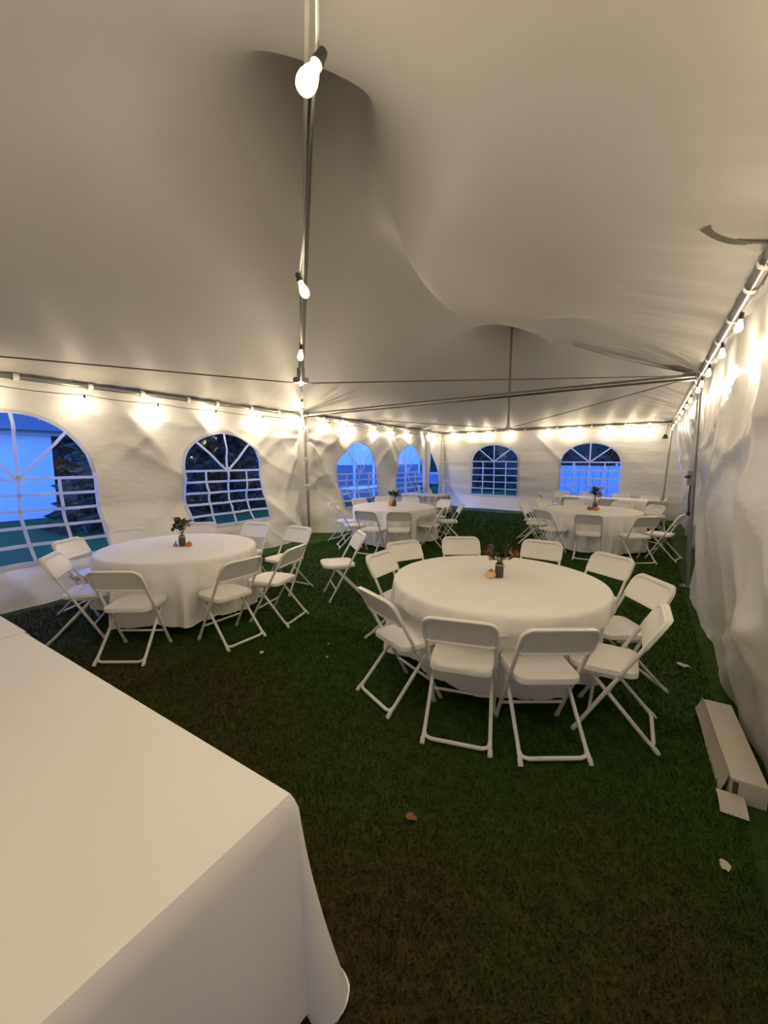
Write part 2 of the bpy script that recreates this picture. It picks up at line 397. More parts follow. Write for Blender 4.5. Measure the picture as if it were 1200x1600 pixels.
WALLS = {
    'wall_left': dict(P=lambda s, z, d: (XL+.0+d, s, z), rng=(Y0, Y1), disp=left_d),
    'wall_back': dict(P=lambda s, z, d: (s, Y1+.03-d, z), rng=(XL-.1, XR+.55), disp=back_d),
    'wall_right': dict(P=lambda s, z, d: (XR+.06-d, s, z), rng=(Y0, Y1), disp=right_d),
    'wall_near': dict(P=lambda s, z, d: (s, Y0+d, z), rng=(XL, XR), disp=near_d),
}
HOLES = {
    'wall_left': [dict(type='win', c=1.87, hw=.86, bot=.42, spring=1.44, top=2.27),
                  dict(type='win', c=4.87, hw=.84, bot=.53, spring=1.49, top=2.18),
                  dict(type='win', c=9.00, hw=.88, bot=.50, spring=1.33, top=2.18),
                  dict(type='win', c=11.88, hw=.87, bot=.50, spring=1.30, top=2.19),
                  dict(type='door', s0=12.95, s1=14.2, spring=.9, top=2.2)],
    'wall_back': [dict(type='win', c=-4.64, hw=.855, bot=.46, spring=1.66, top=2.25),
                  dict(type='win', c=-1.60, hw=.86, bot=.40, spring=1.66, top=2.27)],
    'wall_right': [], 'wall_near': []}
def wpt(wn, s, z, off=0.0):
    W = WALLS[wn]; d = W['disp'](np.asarray(s, float), np.asarray(z, float)) + off
    x, y, z = W['P'](np.asarray(s, float), np.asarray(z, float), d)
    return np.stack(np.broadcast_arrays(np.asarray(x, float), np.asarray(y, float), np.asarray(z, float)), -1)
WOBJ = {}
def hem(wn, s):
    if wn == 'wall_right': return -.006 + .010*np.clip(vnoise(s*.7, 0*s, 51), 0, 1)
    return -.004 + 0*s
for wn, W in WALLS.items():
    a, b = W['rng']; ns = int((b-a)/.045); nz_ = 62
    S, T = np.meshgrid(np.linspace(a, b, ns), np.linspace(0, 1, nz_), indexing='ij')
    if wn == 'wall_left': zt = 2.71
    elif wn == 'wall_right': zt = 2.85
    else: zt = None
    ztop = zt if zt else eave(S)+.02
    h0 = hem(wn, S); Z = h0 + (ztop-h0)*T
    V = wpt(wn, S, Z).reshape(-1, 3)
    ii, jj = np.meshgrid(np.arange(ns-1), np.arange(nz_-1), indexing='ij')
    sc = .25*(S[:-1, :-1]+S[1:, :-1]+S[:-1, 1:]+S[1:, 1:]); zc = .25*(Z[:-1, :-1]+Z[1:, :-1]+Z[:-1, 1:]+Z[1:, 1:])
    keep = np.ones_like(sc, bool)
    for h in HOLES[wn]: keep &= ~in_hole(sc, zc, h)
    k = (ii*nz_+jj)[keep]
    o = link_mesh(wn, np_mesh(wn, V, np.stack([k, k+nz_, k+nz_+1, k+1], -1)), M['wall'])
    o['kind'] = 'structure'; o['label'] = {'wall_left': 'white vinyl sidewall on the left with four arched windows', 'wall_back': 'white vinyl end wall with two arched windows', 'wall_right': 'plain creased white vinyl sidewall on the right', 'wall_near': 'white vinyl end wall behind the camera'}[wn]
    WOBJ[wn] = o
def strip(wn, pts, wd, off, name, parent, th=.006, material=None, n=1):
    """webbing strip along a polyline of (s,z) on a wall"""
    q = []
    for i in range(len(pts)-1):
        L = math.dist(pts[i], pts[i+1]); k = max(1, int(L/.06))
        q += [(pts[i][0]+(pts[i+1][0]-pts[i][0])*t/k, pts[i][1]+(pts[i+1][1]-pts[i][1])*t/k) for t in range(k)]
    q.append(pts[-1]); rows = []
    for i in range(len(q)):
        t = Vector((*q[min(i+1, len(q)-1)], 0))-Vector((*q[max(i-1, 0)], 0)); t.normalize(); nx_, nz2 = -t.y*wd/2, t.x*wd/2
        s0, z0 = q[i]
        rows.append([tuple(wpt(wn, s0-nx_, z0-nz2, off)), tuple(wpt(wn, s0-nx_, z0-nz2, off+th)), tuple(wpt(wn, s0+nx_, z0+nz2, off+th)), tuple(wpt(wn, s0+nx_, z0+nz2, off))])
        rows[-1].append(rows[-1][0])
    mb = MB(); mb.grid(rows); return mb.build(name, material or M['muntin'], parent)
wi = 0
wlabels = ['arched clear vinyl window nearest the camera on the left wall', 'arched window behind the left round table', 'arched window behind the middle round table', 'arched window half hidden by a gathered flap', 'arched window left of centre in the end wall', 'arched window behind the far right tables']
for wn in ('wall_left', 'wall_back'):
    for h in HOLES[wn]:
        if h['type'] != 'win': continue
        wi += 1
        c, hw, zb, zs, zt = h['c'], h['hw'], h['bot'], h['spring'], h['top']; rise = zt-zs
        arch = [(c+hw*math.cos(t), zs+rise*math.sin(t)) for t in np.linspace(0, math.pi, 40)]
        # pane follows the sheet
        S, T = np.meshgrid(np.linspace(-1, 1, 33), np.linspace(0, 1, 34), indexing='ij')
        ztop = zs + rise*np.sqrt(np.clip(1-S**2, 0, 1)); Z = zb + (ztop-zb)*T
        V = wpt(wn, c+S*hw, Z, -.004).reshape(-1, 3)
        ii, jj = np.meshgrid(np.arange(32), np.arange(33), indexing='ij'); k = (ii*34+jj).ravel()
        win = strip(wn, [(c+hw, zs)] + arch + [(c-hw, zs), (c-hw, zb), (c+hw, zb), (c+hw, zs)], .055, .002, 'window_%d' % wi, None)
        win['kind'] = 'structure'; win['label'] = wlabels[wi-1]
        pane = link_mesh('pane', np_mesh('pane', V, np.stack([k, k+34, k+35, k+1], -1)), M['pane'], win)
        rows_ = 5; rh = (zs-zb)/rows_
        for r_ in range(1, rows_+1):
            strip(wn, [(c-hw, zb+rh*r_), (c+hw, zb+rh*r_)], .038, .003, 'muntin', win)
        for q_ in (-.5, 0, .5):
            strip(wn, [(c+hw*q_, zb), (c+hw*q_, zs)], .038, .009, 'muntin', win)
        for a_ in (R(48), R(90), R(132)):
            strip(wn, [(c, zs), (c+hw*.98*math.cos(a_), zs+rise*.98*math.sin(a_))], .038, .009, 'muntin', win)
# edge band of the open doorway + gathered flap beside it
dh = HOLES['wall_left'][4]
dp = [(dh['s0'] + (dh['s1']-dh['s0'])*x_, dh['spring']+(dh['top']-dh['spring'])*(max(0, 1-x_**1.6))**(1/1.6)) for x_ in np.linspace(0, 1, 30)]
strip('wall_left', dp, .09, .002, 'door_edge_band', WOBJ['wall_left'])
strip('wall_left', [(dh['s0'], .05), (dh['s0'], dh['top'])], .10, .002, 'door_edge_band', WOBJ['wall_left'])
def flap():
    S, T = np.meshgrid(np.linspace(0, 1, 60), np.linspace(0, 1, 40), indexing='ij')
    z = .10 + 2.55*T; wdt = .30 + .22*sstep(.55, 0, T)+.14*sstep(.8, 1, T)
    s = 12.72 + (S-.5)*wdt
    d = .13 + .07*np.sin(S*9.5+T*1.2) + .04*np.sin(S*17+T*3+1) + .05*vnoise(S*2, T*3, 61) - .08*sstep(.85, 1, T)
    V = np.stack([XL+d+.10, s, z], -1).reshape(-1, 3)
    ii, jj = np.meshgrid(np.arange(59), np.arange(39), indexing='ij'); k = (ii*40+jj).ravel()
    return link_mesh('gathered_flap', np_mesh('gathered_flap', V, np.stack([k, k+40, k+41, k+1], -1)), M['skirt'], WOBJ['wall_left'])
flap()

# ------------------------------------------------------------------ ground
def build_floor():
    mb = MB(); n = 60
    xs = np.linspace(-45, 25, n); ys = np.linspace(-15, 55, n)
    mb.grid([[(x, y, 0.0) for y in ys] for x in xs][::1])
    o = mb.build('floor', M['lawn']); o.data.flip_normals(); o['kind'] = 'structure'; o['label'] = 'dark green and brown worn lawn'
    return o
floor = build_floor()
pth = MB(); pth.box((-14.2, 9.0, .012), (1.6, 7.6, .02)); o = pth.build('trim_1', M['path'], None, False); o['kind'] = 'structure'; o['label'] = 'pale paved path across the lawn outside the left wall'
def build_grass():
    rng = np.random.default_rng(3)
    parts = []
    for (x0, x1, y0, y1, n, hh, ww) in ((-3.2, .50, .5, 3.2, 90000, .030, .0035), (-5.65, .50, 3.0, 7.5, 70000, .034, .006), (-5.6, .50, 7.5, 13.3, 40000, .04, .011), (-5.7, -3.0, .8, 3.0, 22000, .03, .005)):
        x = rng.uniform(x0, x1, n); y = rng.uniform(y0, y1, n)
        keep = ~((x < -.75) & (y < .85)); x, y = x[keep], y[keep]; n = len(x)
        pt = .55+.45*vnoise(x*1.7, y*1.7, 71)
        h = hh*rng.uniform(.4, 1.15, n)*(.75+.4*pt); a = rng.uniform(0, 6.283, n); w_ = ww*rng.uniform(.6, 1.2, n)
        ln = rng.normal(0, .55, (n, 2))*h[:, None]
        b0 = np.stack([x-np.cos(a)*w_, y-np.sin(a)*w_, np.zeros(n)], -1); b1 = np.stack([x+np.cos(a)*w_, y+np.sin(a)*w_, np.zeros(n)], -1)
        t = np.stack([x+ln[:, 0], y+ln[:, 1], h], -1)
        parts.append(np.stack([b0, b1, t], 1).reshape(-1, 3))
    V = np.concatenate(parts); Fq = np.arange(len(V)).reshape(-1, 3)
    me = np_mesh('grass', V, Fq, smooth=False)
    o = link_mesh('grass', me, M['blade'])
    tag(o, 'short green and brown grass blades covering the tent floor', 'grass', kind='stuff')
build_grass()

# ------------------------------------------------------------------ tent frame
ZL, ZR = 2.68, 2.81
def pole(name, a, b, r, label, cat='tent pole', m='steel', group=None, n=14):
    mb = MB(); mb.tube([a, b], r, n); o = mb.build(name, M[m]); return tag(o, label, cat, group)
def fitting(parent, p, d=(.10, .10, .12)):
    mb = MB(); mb.box(p, d); o = mb.build('corner_fitting', M['steel'], parent, False)
    return o
t = pole('eave_rail', (XL+.05, Y0, ZL), (XL+.05, YJ, ZL), .030, 'grey steel eave tube above the two nearest left windows', 'tent frame'); fitting(t, (XL+.05, YJ-.02, ZL))
pole('eave_rail', (XL+.05, YJ, ZL), (XL+.05, Y1-.05, ZL), .030, 'grey steel eave tube above the windows behind the middle table', 'tent frame')
pole('eave_rail', (XL+.05, Y1-.05, ZL), (XR-.05, Y1-.05, ZR), .030, 'grey steel eave tube along the top of the end wall', 'tent frame')
t = pole('eave_rail', (XR-.03, Y0, ZR), (XR-.03, YJ, ZR), .034, 'thick grey eave tube above the right wall nearest the camera', 'tent frame'); fitting(t, (XR-.03, YJ-.02, ZR))
pole('eave_rail', (XR-.03, YJ, ZR), (XR-.03, Y1-.05, ZR), .034, 'grey eave tube at the far end of the right wall', 'tent frame')
t = pole('spreader_tube', (XL+.06, YJ, ZL), (XR-.04, YJ-.02, ZR), .040, 'long grey spreader tube crossing the tent from left to right', 'tent frame')
for x_, z_ in ((XL+.14, ZL), (XR-.14, ZR)):
    mb = MB(); mb.tube([(x_-.08, YJ-.01, z_+.0), (x_+.08, YJ-.01, z_+.003)], .052, 12); mb.build('collar', M['steel'], t)
def post(x, y, zt, lab, x2=None, y2=None):
    t = empty('tent_pole', (x, y, 0)); tag(t, lab, 'tent pole')
    mb = MB(); mb.tube([(0, 0, .012), ((x2 or x)-x, (y2 or y)-y, zt)], .026, 14); mb.build('tube', M['steel'], t)
    mb = MB(); mb.box((0, 0, .008), (.15, .15, .012)); mb.build('base_plate', M['steel'], t, False)
    return t
pJL = post(XL+.18, YJ, ZL-.03, 'grey steel pole on the left wall where the lights meet', XL+.07, YJ)
pFL = post(-6.30, Y1-.25, ZL-.03, 'grey steel pole in the far left corner by the open doorway', XL+.10, Y1-.08)
pJR = post(XR+.04, YJ-.1, ZR-.03, 'grey steel pole against the right wall below the outlet', XR-.03, YJ-.04)
pFR = post(.36, Y1-.3, ZR-.03, 'grey steel pole in the far right corner behind the chairs', XR-.05, Y1-.1)
def tie(parent, p, ax='y'):
    mb = MB(); x, y, z = p
    ring = [(x+.040*math.cos(a), y+.040*math.sin(a), z+.008*math.sin(2*a)) for a in np.linspace(0, 2*math.pi, 13)[:-1]]
    mb.tube(ring, .011, 6, closed=True)
    for sg in (-1, 1):
        mb.tube([(x+.03, y, z), (x+.05, y+sg*.05, z+.03), (x+.045, y+sg*.09, z+.005), (x+.04, y+sg*.05, z-.015), (x+.03, y, z)], .010, 6)
        mb.tube([(x+.035, y, z), (x+.05, y+sg*.04, z-.06), (x+.04, y+sg*.06, z-.13)], .009, 6)
    return mb.build('tie_strap', M['strap'], parent)
def relto(t, p): return (p[0]-t.location.x, p[1]-t.location.y, p[2])
for z_ in (2.42, 1.72, 1.12): tie(pJL, relto(pJL, (XL+.16-.09*z_/2.65, YJ, z_)))
for z_ in (2.3, 1.62, .95): tie(pFL, relto(pFL, (-6.30-.25*z_/2.65, Y1-.25+.17*z_/2.65, z_)))
# straps that hang the sidewalls from the rails
def rail_strap(parent, p, along):
    x, y, z = p; mb = MB()
    q = [(x+.05*math.sin(a)*(0 if along == 'x' else 1), y+.05*math.sin(a)*(1 if along == 'x' else 0), z+.045*math.cos(a)) for a in np.linspace(0, 2*math.pi, 12)]
    rows = []
    for (a, b, c_) in q:
        rows.append([(a-(.03 if along == 'x' else 0), b-(0 if along == 'x' else .03), c_), (a+(.03 if along == 'x' else 0), b+(0 if along == 'x' else .03), c_)])
    mb.grid(rows); return mb.build('rail_strap', M['strap'], parent)
for y_ in (1.95, 2.75, 3.45, 4.2, 4.75, 5.5, 6.2, 7.6, 8.3, 9.1, 9.9, 10.7, 11.5, 12.3, 13.3):
    rail_strap(WOBJ['wall_left'], (XL+.05, y_, ZL), 'y')
for x_ in (-5.6, -4.6, -3.6, -2.6, -1.6, -.7):
    rail_strap(WOBJ['wall_back'], (x_, Y1-.05, float(eave(x_))), 'x')
for y_ in (1.9, 2.5, 3.2, 3.6, 4.3, 5.0, 5.8, 6.5, 7.6, 8.8, 10.2, 11.8):
    rail_strap(WOBJ['wall_right'], (XR-.03, y_, ZR), 'y')
# masts
def mast_top(a, b):
    for k in range(200):
        p = a.lerp(b, k/199)
        if p.z > float(can_z(p.x, p.y))-.03: return p
    return b
B1 = Vector((-3.06, 3.2, 2.50)); B2 = Vector((-3.13, 10.78, 2.54))
for b_, top, lab in ((B1, mast_top(Vector((-3.06, 3.2, 2.5)), Vector((-2.66, 3.20, 7.6))), "slim grey mast under the near canopy peak behind the string lights"), (B2, mast_top(Vector((-3.13, 10.78, 2.54)), Vector((-3.08, 10.5, 7.6))), 'slim grey mast under the far canopy peak')):
    t = empty('mast', b_); tag(t, lab, 'mast')
    mb = MB(); mb.tube([(0, 0, .02), top-b_], .028, 14); mb.build('tube', M['mast'], t)
    mb = MB(); mb.box((0, 0, 0), (.11, .11, .05)); mb.tube([(0, 0, .02), (0, 0, .12)], .04, 12); mb.build('base_shoe', M['steel'], t)
    if lab.startswith('slim grey mast under the far'): mb = MB(); d_ = top-b_; mb.lathe([(.15, -.03), (.13, -.005), (.03, .0)], 20, tuple(d_)); mb.build('top_plate', M['steel'], t)
NL = Vector((XL+.05, YN, ZL)); NR = Vector((XR+.03, YN+.03, ZR)); JL = Vector((XL+.07, YJ-.03, ZL-.02)); JR = Vector((XR-.05, YJ-.05, ZR)); FL = Vector((XL+.07, Y1-.08, ZL)); FR = Vector((XR-.05, Y1-.08, ZR))
for a, b, c_, lab in ((NL, B1, JR, 'dark cable from the left under the near mast to the right wall joint'), (NR, B1, JL, 'dark cable running overhead and under the near mast to the left pole'), (JL, B2, FR, 'dark cable from the left pole under the far mast to the far right corner'), (FL, B2, JR, 'dark cable rising from the far left corner under the far mast to the right joint')):
    mb = MB(); mb.tube([a, b+Vector((0, 0, -.03)), c_], .0065, 6); o = mb.build('cable', M['cable']); tag(o, lab, 'cable')

# ------------------------------------------------------------------ festoon lights
def bulb_mesh():
    mb = MB(); mb.cur = 0
    mb.lathe([(.011, 0), (.012, -.008), (.017, -.022), (.0225, -.042), (.0235, -.054), (.020, -.067), (.011, -.076), (.001, -.079)], 14)
    mb.cur = 1
    mb.tube([(0, 0, -.014), (.004, 0, -.034), (-.004, .002, -.050), (.003, 0, -.064)], .0035, 6)
    return mb.mesh('bulb')
def socket_mesh():
    mb = MB(); mb.lathe([(.006, .035), (.011, .031), (.013, .008), (.015, .003), (.015, -.008), (.010, -.010)], 12); return mb.mesh('socket')
BM, SM = bulb_mesh(), socket_mesh()
def string_light(label, pts, bulbs, tilt=None, drop=.07, watts=.64):
    """pts: polyline of the cord; bulbs: list of world points on the cord"""
    o0 = Vector(pts[0]); t = empty('string_light', o0); tag(t, label, 'string light')
    mb = MB(); mb.tube([Vector(p)-o0 for p in pts], .0045, 6); mb.build('cord', M['cord'], t)
    for i, p in enumerate(bulbs):
        rx, ry = (random.uniform(-.25, .25), random.uniform(-.25, .25)) if not tilt or tilt.get(i) is None else tilt[i]
        s = link_mesh('socket', SM, M['cord'], t); s.location = Vector(p)-o0+Vector((0, 0, -.036)); s.rotation_euler = (rx, ry, 0)
        b = link_mesh('bulb', BM, [M['bulb'], M['filament']], s); b.location = (0, 0, -.008)
        ld = bpy.data.lights.new('bulb_light', 'POINT'); ld.energy = BULB_W*watts; ld.color = BULB_COL; ld.shadow_soft_size = .03
        lo = bpy.data.objects.new('bulb_light', ld); C.objects.link(lo); lo.parent = s; lo.location = (0, 0, -.065)
def festoon(nodes, sag=.06):
    pts = []
    for i in range(len(nodes)-1):
        a, b = Vector(nodes[i]), Vector(nodes[i+1])
        for k in range(6):
            q = k/6; p = a.lerp(b, q); p.z -= sag*4*q*(1-q); pts.append(p)
    pts.append(Vector(nodes[-1])); return pts
# left wall run, bulbs about a metre apart
ys = [1.60, 2.62, 3.61, 4.62, 5.66]
nd = [(XL+.20, y, 2.545) for y in ys]
string_light('warm string lights under the left eave before the two nearest windows', festoon([(XL+.2, Y0+.1, 2.6)]+nd+[(XL+.16, YJ-.1, 2.60)], .025), nd)
ys = [7.67, 8.35, 8.67, 9.71, 10.6, 11.65, 12.75, 13.6]
nd = [(XL+.20, y, 2.55 if i % 2 else 2.58) for i, y in enumerate(ys)]
string_light('warm string lights under the left eave behind the middle table', festoon([(XL+.16, YJ+.1, 2.60)]+nd+[(XL+.25, Y1-.2, 2.62)], .025), nd)
xs_ = [-6.2, -5.49, -4.9, -4.15, -2.94, -2.3, -1.98, -1.16, -.55, -.09]
nd = [(x, Y1-.2, 2.70 if i % 2 else 2.73) for i, x in enumerate(xs_)]
string_light('warm string lights along the top of the end wall', festoon([(XL+.25, Y1-.2, 2.64)]+nd+[(XR-.15, Y1-.2, 2.75)], .02), nd)
ys = [.7, 1.6, 2.5, 3.46, 4.25, 5.1, 5.76, 6.21]
nd = [(XR-.09, y, 2.62) for y in ys]
string_light('warm string lights under the right eave nearest the camera', festoon([(XR-.09, Y0+.1, 2.68)]+nd+[(XR-.09, YJ-.1, 2.72)], .03), nd, watts=.50)
ys = [7.2, 8.0, 8.9, 9.9, 10.9, 12.0, 13.2]
nd = [(XR-.09, y, 2.62) for y in ys]
string_light('warm string lights under the far end of the right eave', festoon([(XR-.09, YJ, 2.70)]+nd+[(XR-.12, Y1-.2, 2.72)], .03), nd)
# the run overhead, on the near cable down to the left pole
dl_ = [(-.688, .725)]
runs = [(1.04, 2.60), (2.12, 2.58), (3.25, 2.55), (4.42, 2.56), (5.6, 2.48), (6.7, 2.52), (7.8, 2.56), (8.9, 2.60), (9.35, 2.62)]
nd = [(-.690*d+(.040 if i == 0 else 0), .724*d+(.026 if i == 0 else 0), z) for i, (d, z) in enumerate(runs)]
string_light('warm string lights hanging overhead in a line towards the left pole', festoon([(XR-.1, YN+.1, 2.75)]+nd+[(XL+.12, YJ-.08, 2.66)], .03), nd, {0: (-.45, .16), 1: (.20, -.33)}, watts=1.15)

# ================================================================== FOLDING CHAIR
def rr_path(w, z0, z1, y0, y1, rad, n=5):
    """inverted U through (x,y,z): legs at +-w, top rounded"""
    L = math.hypot(y1-y0, z1-z0); k = 1-rad/L
    def pt(x, s): return (x, y0+(y1-y0)*s, z0+(z1-z0)*s)
    p = [pt(-w, 0), pt(-w, .3), pt(-w, .6), pt(-w, k)]
    for i in range(1, n+1):
        a = math.pi/2*i/n; p.append(pt(-w+rad*(1-math.cos(a)), k+(1-k)*math.sin(a)))
    q = [(-x, y, z) for x, y, z in p[::-1]]
    return p+q
def rounded_outline(w, z0, z1, rt_, rb, n=6):
    pts = []
    for (cx, cz, r, a0) in ((w-rt_, z1-rt_, rt_, 0), (-w+rt_, z1-rt_, rt_, 90), (-w+rb, z0+rb, rb, 180), (w-rb, z0+rb, rb, 270)):
        for i in range(n+1):
            a = R(a0+90*i/n); pts.append((cx+r*math.cos(a), cz+r*math.sin(a)))
    return pts
def make_chair():
    root = empty('folding_chair')
    tp = (-.255, .80); fp = (.185, .012)      # top and front foot in (y, z)
    def line(z): return fp[0]+(tp[0]-fp[0])*(z-fp[1])/(tp[1]-fp[1])
    mb = MB(); mb.tube(rr_path(.205, fp[1], tp[1]-.012, fp[0], tp[0]+.006, .075), .0125, 8); mb.build('front_frame', M['tube'], root)
    # rear frame: U with its bow at the ground
    P = []
    for x, s in ((-.185, 0), (-.19, .5), (-.195, .90)): P.append((x, .12-.37*s, .415-.395*s))
    P += [(-.185, .12-.37*.965, .415-.395*.955), (-.15, .12-.37*.99, .415-.395*.975)]
    P = P+[(-x, y, z) for x, y, z in P[::-1]]
    mb = MB(); mb.tube(P, .0125, 8)
    for sx in (-1, 1): mb.tube([(sx*.195, .12-.37*.88, .415-.395*.88), (sx*.199, -.268, .012)], .0125, 8)
    mb.build('rear_frame', M['tube'], root)
    mb = MB(); y_ = line(.155); mb.tube([(-.205, y_, .155), (.205, y_, .155)], .010, 8); mb.build('stretcher', M['tube'], root)
    for sx in (-1, 1):
        mb = MB(); mb.box((sx*.203, .045, .41), (.012, .20, .022)); mb.tube([(sx*.195, line(.425), .425), (sx*.218, line(.425), .425)], .011, 8); mb.build('hinge_bracket', M['tubegrey'], root)
        mb = MB(); mb.tube([(sx*.205, fp[0]+.005, .001), (sx*.205, fp[0]-.013, .036)], .0155, 8); mb.build('foot_cap', M['tube'], root)
        mb = MB(); mb.tube([(sx*.199, -.270, .001), (sx*.199, -.246, .032)], .0155, 8); mb.build('foot_cap', M['tube'], root)
    # backrest: curved moulded panel, hollow behind
    w_, z0, z1 = .222, .615, .812
    ol = rounded_outline(w_, z0, z1, .075, .035); cz = (z0+z1)/2
    def P3(x, z, dep): return (x, line(z)+.016 - dep*.9 - .030*(1-(x/w_)**2), z - dep*.35)
    def ring(sc_, dep):
        out = []
        for x, z in ol:
            out.append(P3(x*sc_, cz+(z-cz)*(1-(1-sc_)*1.5), dep))
        return out
    rings = [ring(.5, -.002), ring(.85, -.002), ring(.97, .000), ring(1.0, .007), ring(1.0, .028), ring(.955, .030), ring(.93, .014), ring(.5, .012)]
    n = len(ol); mb = MB(); vs = [v for g in rings for v in g]; fs = []
    for i in range(len(rings)-1):
        for j in range(n):
            j2 = (j+1) % n; fs.append((i*n+j, (i+1)*n+j, (i+1)*n+j2, i*n+j2))
    c0 = len(vs); vs.append(P3(0, cz, -.002)); vs.append(P3(0, cz, .012))
    for j in range(n): fs.append((c0, j, (j+1) % n)); fs.append((c0+1, (len(rings)-1)*n+(j+1) % n, (len(rings)-1)*n+j))
    mb.add(vs, fs); mb.build('backrest', M['plastic'], root)
    # seat: dished panel with rolled edge
    ol = []
    for (cx, cy, r, a0) in ((.195-.09, .245-.09, .09, 0), (-.195+.09, .245-.09, .09, 90), (-.190+.06, -.145+.06, .06, 180), (.190-.06, -.145+.06, .06, 270)):
        for i in range(7): a = R(a0+15*i); ol.append((cx+r*math.cos(a), cy+r*math.sin(a)))
    ol = [(x+.012*math.copysign(1, x)*math.exp(-((y-.05)/.12)**2), y) for x, y in ol]
    def sr(sc_, z, dip=0):
        return [(x*sc_, .05+(y-.05)*sc_, z-dip-.010*((y-.05)/.2)*0) for x, y in ol]
    rings = [sr(.45, .437), sr(.8, .439), sr(.93, .446), sr(.985, .447), sr(1.0, .438), sr(.995, .415), sr(.95, .412), sr(.93, .428), sr(.4, .424)]
    n = len(ol); mb = MB(); vs = [v for g in rings for v in g]; fs = []
    for i in range(len(rings)-1):
        for j in range(n):
            j2 = (j+1) % n; fs.append((i*n+j, (i+1)*n+j, (i+1)*n+j2, i*n+j2))
    c0 = len(vs); vs.append((0, .05, .436)); vs.append((0, .05, .424))
    for j in range(n): fs.append((c0, j, (j+1) % n)); fs.append((c0+1, (len(rings)-1)*n+(j+1) % n, (len(rings)-1)*n+j))
    mb.add(vs, fs); mb.build('seat', M['plastic'], root)
    return root
chair0 = make_chair(); first_used = [False]
def chair(px, py, head, label, group):
    """(px,py) is the spot under the top of the backrest; head is the facing in degrees"""
    if first_used[0]: o = copy_tree(chair0)
    else: o = chair0; first_used[0] = True
    a = R(head); f = Vector((math.cos(a), math.sin(a), 0)); p = Vector((px, py, 0)) + f*.255
    o.location = p; o.rotation_euler = (0, 0, a-math.pi/2); tag(o, label, 'chair', group); return o
T1c, T2c, T3c, T4c = (-.99, 3.27), (-4.32, 2.56), (-4.47, 7.38), (-.88, 9.10)
def fit(p, c, dmax):
    """keep the bearing from the aisle, bring the chair to dmax of its table when it drifts too far"""
    p = Vector(p); c = Vector(c)
    if (p-c).length <= dmax: return p
    d = p.normalized(); b = d.dot(c); disc = dmax*dmax - (c.length_squared-b*b)
    if disc < 0: return d*b
    s = math.sqrt(disc); return min((d*(b-s), d*(b+s)), key=lambda q: (q-p).length)
PUSH = {}
def around(tc_, lst, group, dmax):
    for (x, y, hd, lab) in lst:
        p = fit((x, y), tc_, dmax)
        if hd is None: hd = math.degrees(math.atan2(tc_[1]-p.y, tc_[0]-p.x))
        chair(p.x, p.y, hd, lab, group)
        a_ = R(hd); f_ = (math.cos(a_), math.sin(a_)); PUSH.setdefault(tc_, []).append((p.x+f_[0]*.255-tc_[0], p.y+f_[1]*.255-tc_[1], f_[0], f_[1]))
around(T1c, [
    (-.85, 2.13, 106, "white folding chair seen straight from behind at the front of the nearest table"),
    (-.33, 2.32, 124, "white folding chair seen from behind at the front right of the nearest table"),
    (.14, 2.93, -178, "lower of two white folding chairs at the right end of the nearest table"),
    (.10, 3.70, -145, "upper of two white folding chairs at the right end of the nearest table"),
    (-.23, 4.46, None, "white folding chair behind the right edge of the nearest table, facing us"),
    (-.96, 4.85, None, 'white folding chair backrest above the nearest table, just right of its flower jar'),
    (-1.82, 4.52, None, 'white folding chair backrest above the nearest table, just left of its flower jar'),
    (-2.25, 3.90, None, "upper of two overlapping white folding chairs at the back left of the nearest table"),
    (-2.16, 3.28, None, "lower of two overlapping white folding chairs at the back left of the nearest table"),
    (-1.52, 2.25, 66, "white folding chair at the front left of the nearest table, turned right")], 'chairs around the nearest round table', 1.55)
around(T2c, [
    (-3.57, 1.54, 124, 'white folding chair seen from behind, largest at the left table, beside the long white table'),
    (-3.03, 2.39, 178, 'white folding chair seen from behind at the front right of the left table'),
    (-3.03, 3.05, -166, "nearer of two overlapping white folding chairs right of the left table"),
    (-3.95, 4.05, -88, "farther of two overlapping white folding chairs right of the left table"),
    (-4.66, 3.93, None, 'white folding chair backrest at the back right of the left table under the window corner'),
    (-5.32, 3.47, None, 'white folding chair backrest behind the left table just right of its flower jar'),
    (-5.61, 2.62, None, 'white folding chair backrest behind the left table between the two nearest windows'),
    (-5.40, 1.90, None, 'white folding chair left of the left table under the nearest window'),
    (-4.66, 1.50, 52, 'white folding chair leftmost in the picture, turned side on at the left table')], 'chairs around the left round table', 1.5)
around(T3c, [
    (-5.57, 6.73, 5, "farther of two overlapping white folding chairs at the left of the middle table"),
    (-5.02, 6.20, 45, "nearer of two overlapping white folding chairs at the left of the middle table"),
    (-5.64, 7.73, None, 'white folding chair backrest behind the middle table under the bluish window'),
    (-4.18, 5.90, 95, "left of two white folding chairs seen from behind before the middle table"),
    (-3.62, 6.15, 120, "right of two white folding chairs seen from behind before the middle table"),
    (-3.30, 7.35, -165, 'white folding chair side on, nearest at the right end of the middle table'),
    (-3.24, 8.12, -150, 'white folding chair side on, rightmost at the middle table'),
    (-3.90, 8.72, None, 'white folding chair backrest at the back right of the middle table'),
    (-5.45, 8.48, None, 'white folding chair backrest just left of the flower jar on the middle table'),
    (-4.85, 8.80, None, 'white folding chair backrest right of the flower jar on the middle table')], 'chairs around the middle round table', 1.5)
chair(-2.98, 4.13, -130, "lone white folding chair turned away from the tables, bluish sheen on its seat", 'chairs around the middle round table')
